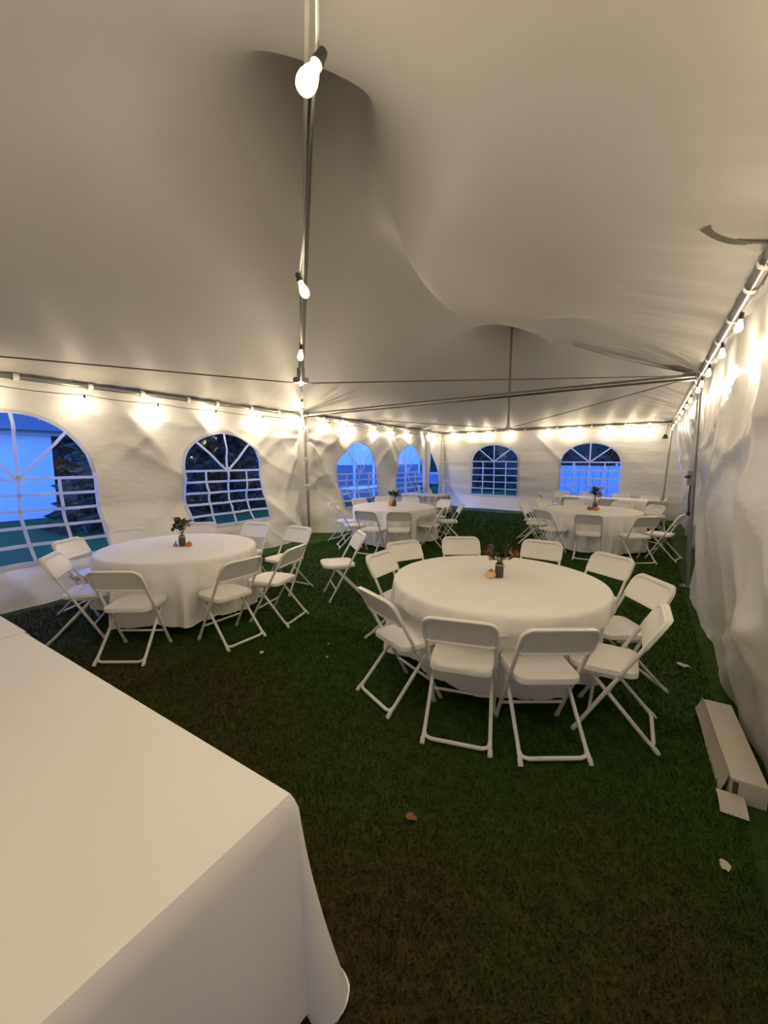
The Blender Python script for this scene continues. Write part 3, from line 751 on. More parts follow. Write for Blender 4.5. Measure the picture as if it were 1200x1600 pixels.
around(T4c, [
    (-2.30, 9.25, -10, "farther of two side on white chairs at the left of the far right table"),
    (-2.17, 8.72, 5, "nearer of two side on white chairs at the left of the far right table"),
    (-1.62, 7.90, 55, 'white folding chair seen from behind at the front left of the far right table'),
    (-.81, 7.66, 93, 'white folding chair seen straight from behind at the front of the far right table'),
    (.05, 7.80, 130, 'white folding chair seen from behind at the front right of the far right table'),
    (.52, 8.45, 165, "white folding chair right of the far right table, against the right wall"),
    (.18, 10.1, None, 'white folding chair facing us at the back right of the far right table'),
    (-2.05, 10.15, None, 'white folding chair facing us at the back left of the far right table'),
    (-1.45, 10.50, None, 'white folding chair backrest facing us behind the far right table, left of its flowers'),
    (-.45, 10.55, None, 'white folding chair backrest facing us behind the far right table, right of its flowers')], 'chairs around the far right round table', 1.5)
for x, y, hd, lab in ((-1.62, 11.20, 90, 'white folding chair seen from behind at the long end table, left of the flowers'),
                      (-.78, 11.15, 88, 'white folding chair seen from behind at the long end table, right of the flowers'),
                      (.22, 11.2, 100, 'white folding chair seen from behind at the right end of the long end table'),
                      (-2.13, 13.24, -90, 'white folding chair facing us below the left half of the window at the end wall'),
                      (-1.48, 13.26, -92, "white folding chair facing us behind the end table, below the window's middle"),
                      (-.62, 13.24, -88, "white folding chair facing us behind the end table, below the window's right edge"),
                      (.06, 12.7, -100, 'white folding chair facing us at the end wall right of the window'),
                      (.38, 12.0, 175, 'white folding chair in the far right corner, mostly hidden'),
                      (-2.55, 12.1, 20, 'white folding chair seen from behind at the left end of the long end table')):
    chair(x, y, hd, lab, 'chairs at the long end table')

# ================================================================== TABLES
def make_round_table():
    root = empty('round_table')
    mb = MB(); mb.lathe([(.77, .705), (.785, .710), (.785, .733), (.77, .738)], 64); mb.build('tabletop', M['ply'], root)
    for sx in (-1, 1):
        for sy in (-1, 1):
            mb = MB(); mb.tube([(sx*.38, sy*.30, .705), (sx*.45, sy*.36, .2), (sx*.45, sy*.36, .001)], .016, 8); mb.build('leg', M['tlegs'], root)
    return root
def round_cloth(seed, folds=26, r0=.86, z0=.742, hemz=.02, push=()):
    rng = random.Random(seed); n = 260; ph = [rng.uniform(0, 6.28) for _ in range(6)]
    prof = [(0, z0), (.3, z0), (.6, z0), (r0*.93, z0), (r0-.022, z0), (r0-.006, z0-.006), (r0+.004, z0-.022)]
    V = []; nz_ = 22
    rings = []
    for r, z in prof: rings.append([(r*math.cos(2*math.pi*j/n), r*math.sin(2*math.pi*j/n), z) for j in range(n)])
    for k in range(1, nz_+1):
        q = k/nz_; ring = []
        for j in range(n):
            a = 2*math.pi*j/n
            wv = .55*math.cos(folds*a+1.6*math.sin(3*a+ph[0])+1.1*math.sin(5*a+ph[1])) + .35*math.cos((folds*.62//1)*a+1.3*math.sin(4*a+ph[2])+ph[3]) + .2*math.sin(7*a+ph[4])
            amp = .078*sstep(-.1, .8, q)
            rad = r0+.006+.035*q+float(amp)*wv+.02*q*math.sin(2*a+ph[5])
            z = z0-.022-(z0-.022-hemz-.012*(1+math.sin(9*a+ph[2]))-.02*max(0, wv))*q
            ux, uy = math.cos(a), math.sin(a); wz = float(sstep(.62, .47, z))
            if wz > 0:
                for cx, cy, fx, fy in push:
                    uf = ux*fx+uy*fy
                    if uf > -.3: continue
                    ra = (.255+cx*fx+cy*fy)/uf
                    if ra < .35: continue
                    lat = abs((ux*ra-cx)*fy-(uy*ra-cy)*fx); wl = wz*float(sstep(.34, .24, lat))
                    ra = max(ra, r0-.17)
                    if rad > ra: rad = rad+(ra-rad)*wl
            ring.append((rad*ux, rad*uy, z))
        rings.append(ring)
    mb = MB(); vs = [v for g in rings[1:] for v in g]; fs = []
    for i in range(len(rings)-2):
        for j in range(n): j2 = (j+1) % n; fs.append((i*n+j, (i+1)*n+j, (i+1)*n+j2, i*n+j2))
    c0 = len(vs); vs.append((0, 0, z0))
    for j in range(n): fs.append((c0, j, (j+1) % n))
    mb.add(vs, fs)
    return mb.mesh('tablecloth')
rt0 = make_round_table()
for i, (c, nm) in enumerate(((T1c, 'nearest'), (T2c, 'left'), (T3c, 'middle'), (T4c, 'far right'))):
    t = rt0 if i == 0 else copy_tree(rt0)
    if i == 1: t.scale = (.93, .93, 1)
    t.location = (*c, 0); t.rotation_euler = (0, 0, .4*i); tag(t, 'round folding table hidden under the white cloth of the %s table' % nm, 'table', 'round banquet tables')
    o = link_mesh('tablecloth', round_cloth(5+i, 24+i, (.84, .80, .86, .86)[i], hemz=(.075, .11, .035, .03)[i], push=PUSH.get(c, ())), M['cloth']); o.location = (*c, 0)
    tag(o, ['floor-length white cloth on the nearest round table with a cream pumpkin', 'floor-length white cloth on the round table at left by the windows', 'floor-length white cloth on the round middle table with a bluish sheen', 'floor-length white cloth on the round table at far right'][i], 'tablecloth', 'white round tablecloths')

def long_table(x0, x1, y0, y1, label, rz=0):
    cx, cy = (x0+x1)/2, (y0+y1)/2; lx, ly = (x1-x0)/2, (y1-y0)/2
    t = empty('folding_table', (cx, cy, 0), rz); tag(t, label, 'table')
    mb = MB(); mb.box((0, 0, .722), (2*lx, 2*ly, .03)); mb.build('tabletop', M['ply'], t, False)
    for sx in (-1, 1):
        for sy in (-1, 1):
            mb = MB(); mb.tube([(sx*(lx-.2), sy*(ly-.1), .707), (sx*(lx-.2), sy*(ly-.08), .001)], .015, 8); mb.build('leg', M['tlegs'], t)
    return t
def rect_cloth(lx, ly, over, seed, tail=True, cut=(True, True), overl=None, overr=None, nsteps=16, zt=.740, tk=.42, tkl=None):
    """cloth over a table of half sizes lx, ly; overhang 'over' on all sides, corners fall in folds"""
    rng = random.Random(seed)
    def samp(L):
        inn = list(np.linspace(-L, L, 34)); ov = list(np.linspace(0, over, nsteps+1)[1:])
        return [-L-o for o in ov[::-1]]+inn+[L+o for o in ov]
    U, Vv = samp(lx), samp(ly); rows = []
    if overl is not None: U = [-lx+(u+lx)*overl/over if u < -lx else u for u in U]
    if overr is not None: U = [lx+(u-lx)*overr/over if u > lx else u for u in U]
    rc = .018
    def drape(d):             # rolled edge: horizontal, vertical
        if d <= 0: return 0, 0
        if d < rc*1.57: a = d/rc; return rc*math.sin(a), rc*(1-math.cos(a))
        return rc+.045*(d-rc*1.57), rc+(d-rc*1.57)
    for u in U:
        row = []
        for v in Vv:
            a = max(0, abs(u)-lx); b = max(0, abs(v)-ly); su, sv = (1 if u > 0 else -1), (1 if v > 0 else -1)
            bx, by = min(max(u, -lx), lx), min(max(v, -ly), ly)
            if a == 0 and b == 0: row.append((bx, by, zt)); continue
            if a > 0 and b > 0:
                rho = math.hypot(a, b); rho = min(rho, .74+.12*max(0, rho-.74)); th = math.atan2(b, a); hz, dz = drape(rho)
                bump_ = math.sin(2*th)**2; tk_ = tk if (su > 0 or tkl is None) else tkl
                offr = hz + tk_*rho*bump_*(.4+.6*min(1, rho/over))
                dz = math.sqrt(max(0.0, dz*dz-(offr-hz)**2)) if bump_ > 0 else dz
                # fold: pull the sides of the corner back under
                wob = -.10*rho*math.sin(4*th)
                dirx, diry = math.cos(th), math.sin(th)
                px = bx+su*(offr*dirx - wob*diry*0.6); py = by+sv*(offr*diry + wob*dirx*0.6)
                z = zt-dz
                if z < .012:
                    ex = .012-z; z = .03+.006*math.sin(8*th); px += su*dirx*ex*.18; py += sv*diry*ex*.18
                row.append((px, py, z)); continue
            d = max(a, b); hz, dz = drape(d); q = d/over
            along = v if a > 0 else u; seedo = 3.1 if a > 0 else 7.7
            fold = q*(.020*math.sin(along*7+seedo+seed) + .012*math.sin(along*15+seedo*2))
            hz += fold + .01*q
            z = max(.012, zt-dz)
            row.append((bx+su*hz, by, z) if a > 0 else (bx, by+sv*hz, z))
        rows.append(row)
    mb = MB(); mb.grid(rows); me = mb.mesh('tablecloth'); me.flip_normals() if False else None
    return me
# the long white tables at the lower left
TA = (-2.83, -.83, .01, .765)
long_table(*TA, 'folding table under the large white cloth at lower left')
o = link_mesh('tablecloth', rect_cloth(1.02, .382, .69, 2, tk=.15, overl=.03), M['cloth']); o.location = (-1.83, .387, 0)
tag(o, 'large white cloth filling the lower left corner, its corner trailing to the grass', 'tablecloth')
long_table(-4.86, -2.93, .03, .77, 'folding table beyond the large white cloth at the left edge')
o = link_mesh('tablecloth', rect_cloth(.97, .38, .66, 4, zt=.7395, tk=.05, overr=.012), M['cloth']); o.location = (-3.85, .40, 0)
tag(o, 'white cloth at the left edge lapping against the large white cloth', 'tablecloth')
# long table at the end wall
long_table(-1.95, .0, 11.80, 12.54, 'folding table under the white cloth below the end wall window')
o = link_mesh('tablecloth', rect_cloth(.985, .385, .55, 6, tk=.2), M['cloth']); o.location = (-.975, 12.17, 0)
tag(o, 'white cloth on the long table below the end wall window', 'tablecloth')
# plaid table in the far left corner
def plaid_mat():
    m = bpy.data.materials.new('grey_plaid'); m.use_nodes = True; n = m.node_tree.nodes; l = m.node_tree.links; b = n['Principled BSDF']; b.inputs['Roughness'].default_value = .6
    tcn = n.new('ShaderNodeTexCoord'); cur = None
    sx = n.new('ShaderNodeSeparateXYZ'); l.new(tcn.outputs['Object'], sx.inputs[0])
    def band(ch, f, duty):
        a = n.new('ShaderNodeMath'); a.operation = 'MULTIPLY'; a.inputs[1].default_value = f; l.new(sx.outputs[ch], a.inputs[0])
        fr = n.new('ShaderNodeMath'); fr.operation = 'FRACT'; l.new(a.outputs[0], fr.inputs[0])
        g = n.new('ShaderNodeMath'); g.operation = 'LESS_THAN'; g.inputs[1].default_value = duty; l.new(fr.outputs[0], g.inputs[0]); return g.outputs[0]
    tot = None
    for ch, f, du in (('X', 5, .5), ('Y', 5, .5), ('Z', 5, .5), ('X', 10, .15), ('Z', 10, .15)):
        v = band(ch, f, du)
        if tot is None: tot = v
        else:
            ad = n.new('ShaderNodeMath'); ad.operation = 'ADD'; l.new(tot, ad.inputs[0]); l.new(v, ad.inputs[1]); tot = ad.outputs[0]
    mr = n.new('ShaderNodeMapRange'); mr.inputs['From Max'].default_value = 4; l.new(tot, mr.inputs['Value'])
    mx = n.new('ShaderNodeMix'); mx.data_type = 'RGBA'; mx.inputs['A'].default_value = (.62, .60, .58, 1); mx.inputs['B'].default_value = (.10, .09, .09, 1)
    l.new(mr.outputs[0], mx.inputs['Factor']); l.new(mx.outputs['Result'], b.inputs['Base Color']); return m
M['plaid'] = plaid_mat()
long_table(-5.92, -4.70, 10.02, 10.76, 'folding table under the grey plaid cloth in the far left corner')
o = link_mesh('tablecloth', rect_cloth(.62, .38, .50, 8, tk=.08), M['plaid']); o.location = (-5.31, 10.39, 0)
tag(o, 'grey plaid cloth on the table in the far left corner by the doorway', 'tablecloth')

# ================================================================== CENTREPIECES
def leaf_mesh(L=.058, W=.021):
    mb = MB(); rows = []
    for i in range(6):
        q = i/5; wd = W*math.sin(math.pi*(.08+.92*q)**.8)+.0008; z = .25*L*math.sin(q*2.2)
        rows.append([(-wd, L*q, z+.25*wd), (0, L*q, z), (wd, L*q, z+.25*wd)])
    mb.grid(rows); return mb.mesh('leaf')
def flower_mesh(r=.023, n=7):
    mb = MB()
    for ly, (k, el) in enumerate(((n, .35), (n-1, .9))):
        for i in range(k):
            a = 2*math.pi*i/k+ly*.4; rows = []
            for q in (0, .35, .7, 1.0):
                wd = r*.55*math.sin(math.pi*(.15+.75*q)); rad = r*q*math.cos(el); z = r*q*math.sin(el)*1.1
                rows.append([(rad*math.cos(a)-wd*s*math.sin(a), rad*math.sin(a)+wd*s*math.cos(a), z+abs(s)*r*.15) for s in (-1, 0, 1)])
            mb.grid(rows)
    mb.lathe([(.004, 0), (.006, .006), (.001, .010)], 8); return mb.mesh('flower')
LM, FM = leaf_mesh(), flower_mesh()
def make_vase():
    t = empty('jar_vase')
    mb = MB(); mb.lathe([(.030, 0), (.034, .004), (.035, .05), (.034, .088), (.029, .100), (.029, .118), (.026, .118), (.026, .098), (.030, .085), (.030, .008), (.0, .006)], 24); mb.build('jar', M['jar'], t)
    mb = MB()
    for k in range(4): mb.tube([(.0315*math.cos(a), .0315*math.sin(a), .099+.0045*k) for a in np.linspace(0, 2*math.pi, 21)[:-1]], .0025, 6, closed=True)
    mb.tube([(.034, 0, .107), (.045, .006, .095), (.050, .012, .080)], .002, 5); mb.build('twine', M['twine'], t)
    return t
def make_bouquet(seed, nl, flowers, spread=1.0, tall=1.0, fs=1.0):
    rng = random.Random(seed); t = empty('flower_bouquet')
    stems = MB()
    def stem(p): stems.tube([(p[0]*.05, p[1]*.05, .03), (p[0]*.25, p[1]*.25, .125), (p[0]*.7, p[1]*.7, .125+(p[2]-.125)*.7), p], .0016, 5)
    for i in range(nl):
        a = rng.uniform(0, 6.283); r = rng.uniform(.015, .075)*spread; z = rng.uniform(.135, .215)*tall - r*.25
        z = max(z, .128); p = (r*math.cos(a), r*math.sin(a), z)
        if i % 3 == 0: stem(p)
        o = link_mesh('leaf', LM, M['leafd'], t); o.data = LM if i % 3 else LMB
        o.location = p; o.rotation_euler = (rng.uniform(.0, 1.0), rng.uniform(-.4, .4), a-math.pi/2); s = rng.uniform(.8, 1.5); o.scale = (s, s, s)
    for (x, y, z, me, sc_) in flowers:
        stem((x, y, z)); o = link_mesh('flower', me, M['petal'], t); o.location = (x, y, z); o.scale = (sc_*fs,)*3
        o.rotation_euler = (.9-y*4, x*7, 0)
    stems.build('stems', M['leafd'], t)
    return t
LMB = LM.copy(); LM.materials.clear(); LM.materials.append(M['leafd']); LMB.materials.append(M['leafb'])
FO, FR_, FD = FM.copy(), FM.copy(), FM.copy()
FM.materials.append(M['petal']); FO.materials.append(M['petalo']); FR_.materials.append(M['petalr']); FD.materials.append(M['leafb'])
ax_r = Vector((math.cos(YAW), math.sin(YAW), 0))      # left-right across the view from the aisle
def rot_to(x, y): a = YAW; return (x*math.cos(a)-y*math.sin(a), x*math.sin(a)+y*math.cos(a))
def fl(lst): return [(*rot_to(x, y), z, m, s) for x, y, z, m, s in lst]
# (bouquet, jar) on each table
v1 = (-.99-.015+.02, 3.27-.06, .743)
specs = [
    ((-.985, 3.31), 40, fl([(-.085, -.01, .175, FO, 1.15), (-.070, -.03, .140, FM, .9), (-.062, 0, .165, FM, .6), (.042, -.03, .178, FM, 1.5), (.062, -.04, .165, FM, 1.0), (.105, -.02, .170, FR_, 1.1), (.012, .02, .15, FR_, .6)]), 1.25, 1.0, 'slate-coloured jar tied with twine on the nearest table', 'autumn bouquet of cream and coral flowers in the jar on the nearest table'),
    ((-4.30, 2.58), 22, fl([(-.05, 0, .19, FD, 1.3), (.05, -.02, .18, FM, .8), (-.06, -.02, .155, FD, 1.2)]), 1.0, 1.1, 'slate-coloured jar tied with twine on the left table', 'dried brown bouquet in the jar on the left table'),
    ((-4.45, 7.36), 26, fl([(-.05, 0, .19, FD, 1.4), (.06, -.01, .19, FM, .9), (.0, -.03, .18, FD, 1.3)]), 1.25, 1.05, 'dark jar on the middle table', 'round brown bouquet in the jar on the middle table'),
    ((-.86, 9.08), 26, fl([(.045, -.02, .20, FM, 1.9), (-.03, .0, .25, FD, 1.2), (.0, .0, .29, FR_, .9)]), 1.0, 1.55, 'dark jar on the far right table half hidden by gourds', 'tall dark bouquet with a pale rose on the far right table')]
for i, (c, nl, flw, sprd, tall, lv, lb) in enumerate(specs):
    v = make_vase(); v.location = (c[0], c[1], .743); tag(v, lv, 'jar', 'jars with flowers on the round tables')
    b = make_bouquet(20+i, nl, flw, sprd, tall); b.location = (c[0], c[1], .752); tag(b, lb, 'flowers', 'bouquets on the round tables')
    b.scale = (1.12,)*3
    if i >= 2:
        for o in (v, b): o.scale = (1.25,)*3 if i == 2 else (1.3,)*3
def gourd(c, r, sy, mk, label, stem_h=.018, lobes=8, neck=None, cat='pumpkin', group=None, lean=0):
    t = empty('pumpkin' if lobes else 'gourd', (c[0], c[1], .743)); tag(t, label, cat, group)
    mb = MB(); prof = [(.001, .003), (r*.55, 0), (r*.9, r*.28*sy), (r, r*.75*sy), (r*.92, r*1.15*sy), (r*.6, r*1.48*sy), (r*.25, r*1.50*sy), (.001, r*1.42*sy)]
    if neck: prof = [(.001, .002), (r*.6, 0), (r, r*.6), (r*.85, r*1.3), (r*.45, r*2.0), (r*.38, r*2.8), (r*.2, r*3.0), (.001, r*3.02)]
    mb.lathe(prof, 48 if lobes else 20, (0, 0, 0), lobes, .10); mb.build('body', M[mk], t)
    zt = r*1.46*sy if not neck else r*3.0
    mb = MB(); mb.tube([(0, 0, zt-.004), (.002, 0, zt+stem_h*.6), (.010, .004, zt+stem_h)], [.007, .005, .004], 8); mb.build('stem', M['stem'], t)
    if lean: t.rotation_euler = (0, lean, 0)
    return t
q = rot_to(-.075, -.015)
pk = gourd((-.985+q[0], 3.31+q[1]), .045, .85, 'pumpw', 'small cream pumpkin with an orange top beside the jar on the nearest table', .02)
mb = MB(); mb.lathe([(.030, .047), (.026, .058), (.015, .064), (.003, .062)], 20, lobes=8, lobe_amp=.1); mb.build('orange_crown', M['pumpo'], pk)
q = rot_to(.085, -.02); t = gourd((-4.30+q[0], 2.58+q[1]), .034, .9, 'pumpo', 'small orange gourd right of the jar on the left table', .012, 0, None, 'gourd', 'small gourds')
q = rot_to(-.06, -.03); gourd((-4.30+q[0], 2.58+q[1]), .024, .9, 'grey', 'small speckled grey gourd left of the jar on the left table', .03, 0, None, 'gourd', 'small gourds')
q = rot_to(-.085, -.01); gourd((-4.45+q[0], 7.36+q[1]), .045, 1, 'pumpy', 'tall golden gourd left of the jar on the middle table', .05, 0, True, 'gourd', 'small gourds')
q = rot_to(-.02, -.10); gourd((-.86+q[0], 9.08+q[1]), .058, .7, 'pumpo', 'orange gourd before the jar on the far right table', .015, 8, None, 'gourd', 'small gourds')
q = rot_to(-.13, -.06); gourd((-.86+q[0], 9.08+q[1]), .050, .95, 'pumpg', 'green gourd left of the orange gourd on the far right table', .015, 0, None, 'gourd', 'small gourds')

# ================================================================== RIGHT WALL BITS
t = empty('outlet_box', (XR-.04, 6.62, 1.40)); tag(t, 'grey electrical outlet box on the pole at the right wall', 'outlet')
mb = MB(); mb.box((0, 0, .09), (.07, .16, .19)); mb.build('box', M['outlet'], t, False)
mb = MB(); mb.box((-.038, 0, .09), (.008, .13, .15)); mb.build('cover', M['outlet'], t, False)
mb = MB(); mb.tube([(-.02, -.085, .11), (-.06, -.11, .11), (-.07, -.11, .09)], .016, 8); mb.build('plug', M['black'], t)
mb = MB(); mb.tube([(0, 0, .0), (-.005, .01, -.15), (.004, .0, -.36)], .010, 8); mb.build('cord', M['cord'], t)
mb = MB(); mb.tube([(.004, 0, -.35), (.004, 0, -.40)], .022, 10); mb.build('connector', M['black'], t)
t = empty('spot_clamp', (XR-.20, Y1-.42, 2.40)); tag(t, 'small black clamp lamp hanging in the far right corner', 'clamp')
mb = MB(); mb.tube([(0, 0, 0), (.02, 0, .10), (.06, .08, .34)], .008, 6); mb.build('arm', M['black'], t)
mb = MB(); mb.lathe([(.02, .05), (.05, .02), (.07, -.06), (.065, -.07), (.01, -.03)], 14); mb.build('head', M['black'], t)
# long white carton half under the hem
def carton():
    t = empty('carton', (.51, 2.95, 0), R(3)); tag(t, 'long white carton with an open flap on the grass by the right wall', 'box')
    L, W_, H, th = .80, .14, .115, .006
    mb = MB()
    mb.box((0, 0, .006), (W_, L, th)); mb.box((-W_/2, 0, H/2), (th, L, H)); mb.box((W_/2, 0, H/2), (th, L, H)); mb.box((0, -L/2, H/2), (W_, th, H)); mb.box((0, L/2, H/2), (W_, th, H)); mb.box((0, 0, H), (W_+.004, L, th))
    mb.build('body', M['carton'], t, False)
    mb = MB(); rows = [[(-W_/2-.004-.035*(q**1.3), y, H+.004-.105*q+.02*math.sin(y*6)*q) for q in np.linspace(0, 1, 6)] for y in np.linspace(-L/2+.03, L/2+.03, 10)]; mb.grid(rows)
    mb.build('side_flap', M['carton'], t)
    mb = MB(); rows = [[(x+.0, -L/2-.006-.13*q, .03*(1-q)+.012+.012*math.sin(q*3)) for x in np.linspace(-W_/2-.06, -W_/2+.05, 5)] for q in np.linspace(0, 1, 5)]; mb.grid(rows)
    mb.build('end_flap', M['carton'], t)
    mb = MB(); mb.box((-W_/2+.016, -L/2-.0045, .07), (.022, .003, .07)); mb.build('tape_strip', M['brown'], t, False)
    return t
carton()
def ragged(name, c, r, mk, label, cat, group=None, seed=0, z=.03):
    rng = random.Random(seed); mb = MB(); n = 11
    pts = [(r*rng.uniform(.55, 1.1)*math.cos(2*math.pi*i/n), r*rng.uniform(.4, .8)*math.sin(2*math.pi*i/n), z+rng.uniform(-.004, .012)) for i in range(n)]
    top = [(x, y, zz+.002) for x, y, zz in pts]
    mb.add(pts+top+[(0, 0, z-.004), (0, 0, z+.006)], [(i, 2*n, (i+1) % n) for i in range(n)]+[(n+i, n+(i+1) % n, 2*n+1) for i in range(n)]+[(i, (i+1) % n, n+(i+1) % n, n+i) for i in range(n)])
    o = mb.build(name, M[mk]); o.location = (*c, 0); o.rotation_euler = (0, 0, rng.uniform(0, 6)); return tag(o, label, cat, group)
ragged('fallen_leaf', (-.83, 1.55), .035, 'leafdry', 'brown fallen leaf on the grass right of the large white cloth', 'leaf', None, 1)
ragged('paper_scrap', (.35, 4.05), .05, 'paper', 'pale paper scrap on the dark grass by the right wall', 'litter', None, 2)
ragged('fallen_leaf', (.38, 2.05), .03, 'paper', 'pale fallen leaf on the grass below the white carton', 'leaf', None, 3)
for k, (x, y, r_, lb) in enumerate(((-2.72, 2.30, .03, 'longest white paper strip on the grass below the left table chairs'), (-2.35, 2.75, .016, 'farther white paper bit on the grass between the two front tables'), (-2.20, 2.55, .016, 'nearer white paper bit on the grass between the two front tables'))):
    ragged('paper_bit', (x, y), r_, 'paper', lb, 'litter', 'white paper bits on the grass', 10+k)

# ================================================================== OUTSIDE
def spruce_mesh(seed, h=6.0, r=2.0):
    rng = random.Random(seed); mb = MB(); layers = 22
    for L in range(layers):
        q = L/layers; z = .35+q*(h-.4); rr = r*(1-q)**.85+.12; nb = int(16-8*q)
        for b in range(nb):
            a = 2*math.pi*(b+rng.random())/nb; ln = rr*rng.uniform(.7, 1.1); dz = -.22*ln
            ca, sa = math.cos(a), math.sin(a)
            for k in range(11):
                s = (k+.5)/11; px, py, pz = ca*ln*s, sa*ln*s, z+dz*s*s+.06*rng.uniform(-1, 1)
                w_ = (.30*(1-s)+.10)*min(1, rr); a2 = a+rng.uniform(-.9, .9); l2 = .30+.20*rng.random()
                ex, ey = px+math.cos(a2)*l2, py+math.sin(a2)*l2
                nx, ny = -math.sin(a2)*w_*.35, math.cos(a2)*w_*.35
                mb.add([(px-nx, py-ny, pz), (px+nx, py+ny, pz), (ex, ey, pz-.12-.1*rng.random())], [(0, 1, 2)])
                mb.add([(px, py, pz+.06), (px+nx*.3, py+ny*.3, pz-.22), (ex, ey, pz-.05)], [(0, 1, 2)])
    return mb.mesh('foliage', False)
SPM = [spruce_mesh(1), spruce_mesh(2, 6.4, 1.8)]
trm = MB(); trm.tube([(0, 0, 0), (0, 0, 5.2)], [.13, .03], 8); TRM = trm.mesh('trunk')
trees = [(-11.4, 5.6, 0, .85, 'dark spruce seen through the nearest window beside the pale house'), (-12.4, 9.0, 1, .9, 'dark spruce filling the second window'), (-15.6, 10.8, 0, .95, 'dark spruce behind the second window, farther right'), (-18.4, 7.6, 1, .9, 'dark spruce far behind the second window, farther left'),
         (-8.4, 23.4, 0, .80, 'dark spruce outside the far left corner'), (-4.8, 23.8, 1, .86, 'dark spruce seen through the left end window'), (-1.2, 23.8, 0, .80, 'dark spruce behind the pale fence, left'), (2.4, 24.0, 1, .86, 'dark spruce behind the pale fence, right')]
for x, y, k, s, lab in trees:
    t = empty('spruce_tree', (x, y, 0), x*3.3); t.scale = (s, s, s); tag(t, lab, 'tree', 'spruces outside the tent')
    link_mesh('foliage', SPM[k], M['spruce'], t); link_mesh('trunk', TRM, M['bark'], t)
def hedge(label, a, b, h, th, seed):
    A, B = Vector((*a, 0)), Vector((*b, 0)); L = (B-A).length; d = (B-A).normalized(); nr = Vector((-d.y, d.x, 0))
    rng = np.random.default_rng(seed); n = int(L*170)
    s = rng.uniform(0, L, n); z = h*rng.uniform(0, 1, n)**.8*(.86+.14*vnoise(s*.5, 0*s, seed)); o_ = rng.uniform(-.5, .5, n)*th
    P = np.array(A)[None]+s[:, None]*np.array(d)[None]+o_[:, None]*np.array(nr)[None]; P[:, 2] = z
    v1 = rng.normal(0, .16, (n, 3)); v2 = rng.normal(0, .16, (n, 3))
    V = np.stack([P, P+v1, P+v2], 1).reshape(-1, 3); V[:, 2] = np.maximum(V[:, 2], 0)
    t = empty('hedge', (0, 0, 0)); tag(t, label, 'hedge')
    link_mesh('leaves', np_mesh('leaves', V, np.arange(len(V)).reshape(-1, 3), False), M['hedge'], t)['kind'] = 'stuff'
    mb = MB(); mb.box(((A+B)/2+Vector((0, 0, h*.44))), (L, th*.7, h*.88), math.atan2(d.y, d.x)); mb.build('core', M['hedge'], t, False)
hedge('tall dark hedge across the garden beyond the left wall', (-24, -6), (-24, 26), 6.5, 1.6, 1)
hedge('tall dark hedge beyond the end wall', (-24, 29), (10, 29), 7.0, 1.6, 2)
def house(x0, x1, y0, y1, h, label, win_y, cladding=False):
    t = empty('house', ((x0+x1)/2, (y0+y1)/2, 0)); tag(t, label, 'house'); hx, hy = (x1-x0)/2, (y1-y0)/2
    mb = MB(); mb.box((0, 0, h/2), (2*hx, 2*hy, h)); mb.build('walls', M['house'], t, False)
    mb = MB(); ov = .35
    mb.add([(-hx-ov, -hy-ov, h), (hx+ov, -hy-ov, h), (hx+ov, hy+ov, h), (-hx-ov, hy+ov, h), (0, -hy-ov, h+1.6), (0, hy+ov, h+1.6)], [(0, 1, 4), (2, 3, 5), (1, 2, 5, 4), (3, 0, 4, 5), (0, 3, 2, 1)]); mb.build('roof', M['roof'], t, False)
    mb = MB(); mb.box((hx+.02, 0, h-.06), (.08, 2*hy+.6, .12)); mb.build('fascia', M['house'], t, False)
    if cladding:
        mb = MB(); mb.box((hx+.02, 0, .74), (.05, 2*hy, 1.46)); mb.build('lower_cladding', M['cladding'], t, False)
        for k in range(6): mb = MB(); mb.box((hx+.06, -hy+.1+k*(2*hy-.2)/5, h/2), (.12, .12, h)); mb.build('post', M['house'], t, False)
    for wy in win_y:
        mb = MB(); mb.box((hx+.02, wy, 1.45), (.06, 1.1, 1.2)); f = mb.build('window', M['house'], t, False)
        for q in (-.26, .26):
            mb = MB(); mb.box((hx+.055, wy+q, 1.45), (.02, .46, 1.04)); mb.build('pane', M['roof'], f, False)
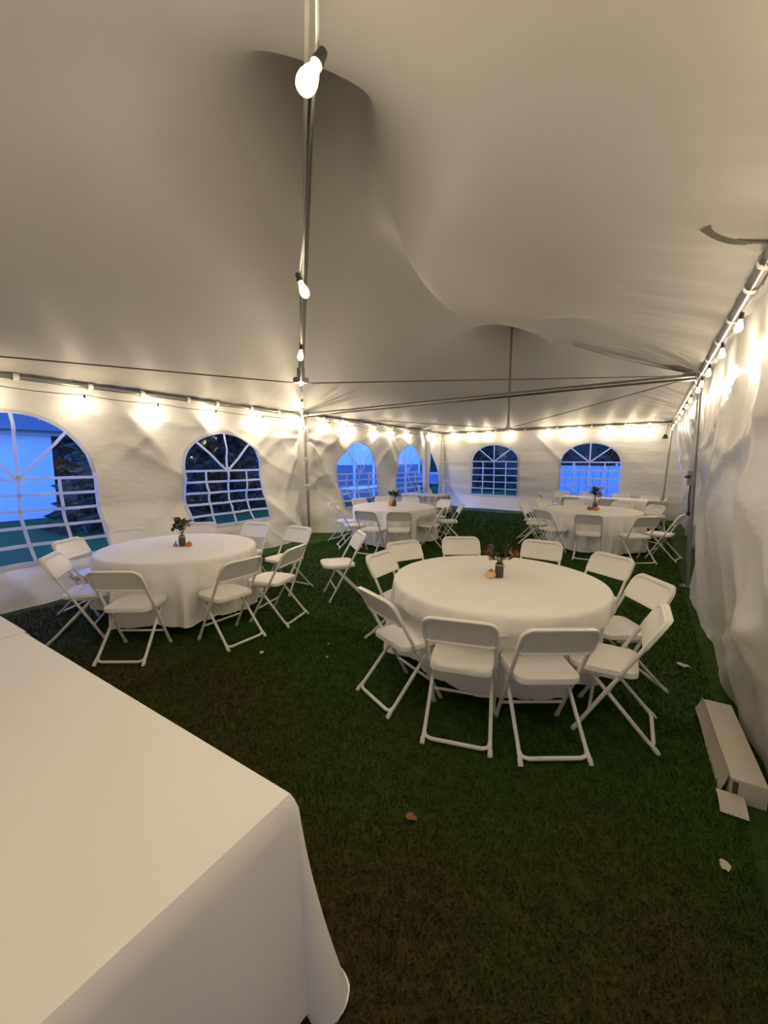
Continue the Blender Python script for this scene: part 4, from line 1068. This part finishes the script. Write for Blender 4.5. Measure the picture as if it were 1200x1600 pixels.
house(-20.5, -14.5, -2.5, 4.95, 2.45, 'pale house seen through the nearest window', [-1.0])
house(-17, -11.0, 13.0, 20.8, 3.2, 'pale building seen through the windows behind the middle table', [], True)
# pale garden table outside the third window
t = empty('garden_table', (-8.3, 11.6, 0), R(10)); tag(t, 'pale garden table outside the window behind the middle table', 'table')
mb = MB(); mb.box((0, 0, .74), (.8, 2.0, .04)); mb.build('tabletop', M['path'], t, False)
for sx in (-1, 1):
    for sy in (-1, 1): mb = MB(); mb.box((sx*.3, sy*.85, .36), (.06, .06, .72)); mb.build('leg', M['fence'], t, False)
# covered stack outside the doorway
t = empty('covered_stack', (-8.6, 18.6, 0)); tag(t, 'pale tarp-covered stack outside the open doorway', 'tarp')
S, T = np.meshgrid(np.linspace(0, 2*math.pi, 49), np.linspace(0, 1, 20), indexing='ij')
rx, ry = 1.1, .9
sq = 1/np.maximum(np.abs(np.cos(S)), np.abs(np.sin(S)))**.7
rad = np.where(T < .75, 1+.06*np.sin(S*11+T*3)*(1-T)+.08*(1-T), np.sqrt(np.clip(1-((T-.75)/.25)**2, 0, 1)))
V = np.stack([rx*rad*sq*np.cos(S), ry*rad*sq*np.sin(S), .58+.42*np.minimum(T/.75, 1)+.12*np.clip((T-.75)/.25, 0, 1)+.04*np.sin(3*S)*(T > .7)*(1-T)*4], -1)
mb = MB(); mb.grid([[tuple(p) for p in row] for row in V]); mb.build('tarp', M['tarp'], t)
mb = MB(); mb.box((0, 0, .55), (2.1, 1.7, .07))
for sx in (-1, 1):
    for sy in (-1, 1): mb.box((sx*.95, sy*.75, .26), (.1, .1, .52))
mb.build('base', M['roof'], t, False)
# pale fence beyond the right end window
t = empty('board_fence', (-1.2, 20.4, 0)); tag(t, 'pale board fence seen through the right end window', 'fence')
for k in range(24):
    mb = MB(); mb.box((-3.3+k*.285, 0, .76), (.27, .025, 1.45)); mb.build('board', M['fence'], t, False)
for k in range(5):
    mb = MB(); mb.box((-3.4+k*1.7, .05, .80), (.1, .1, 1.6)); mb.build('post', M['fence'], t, False)
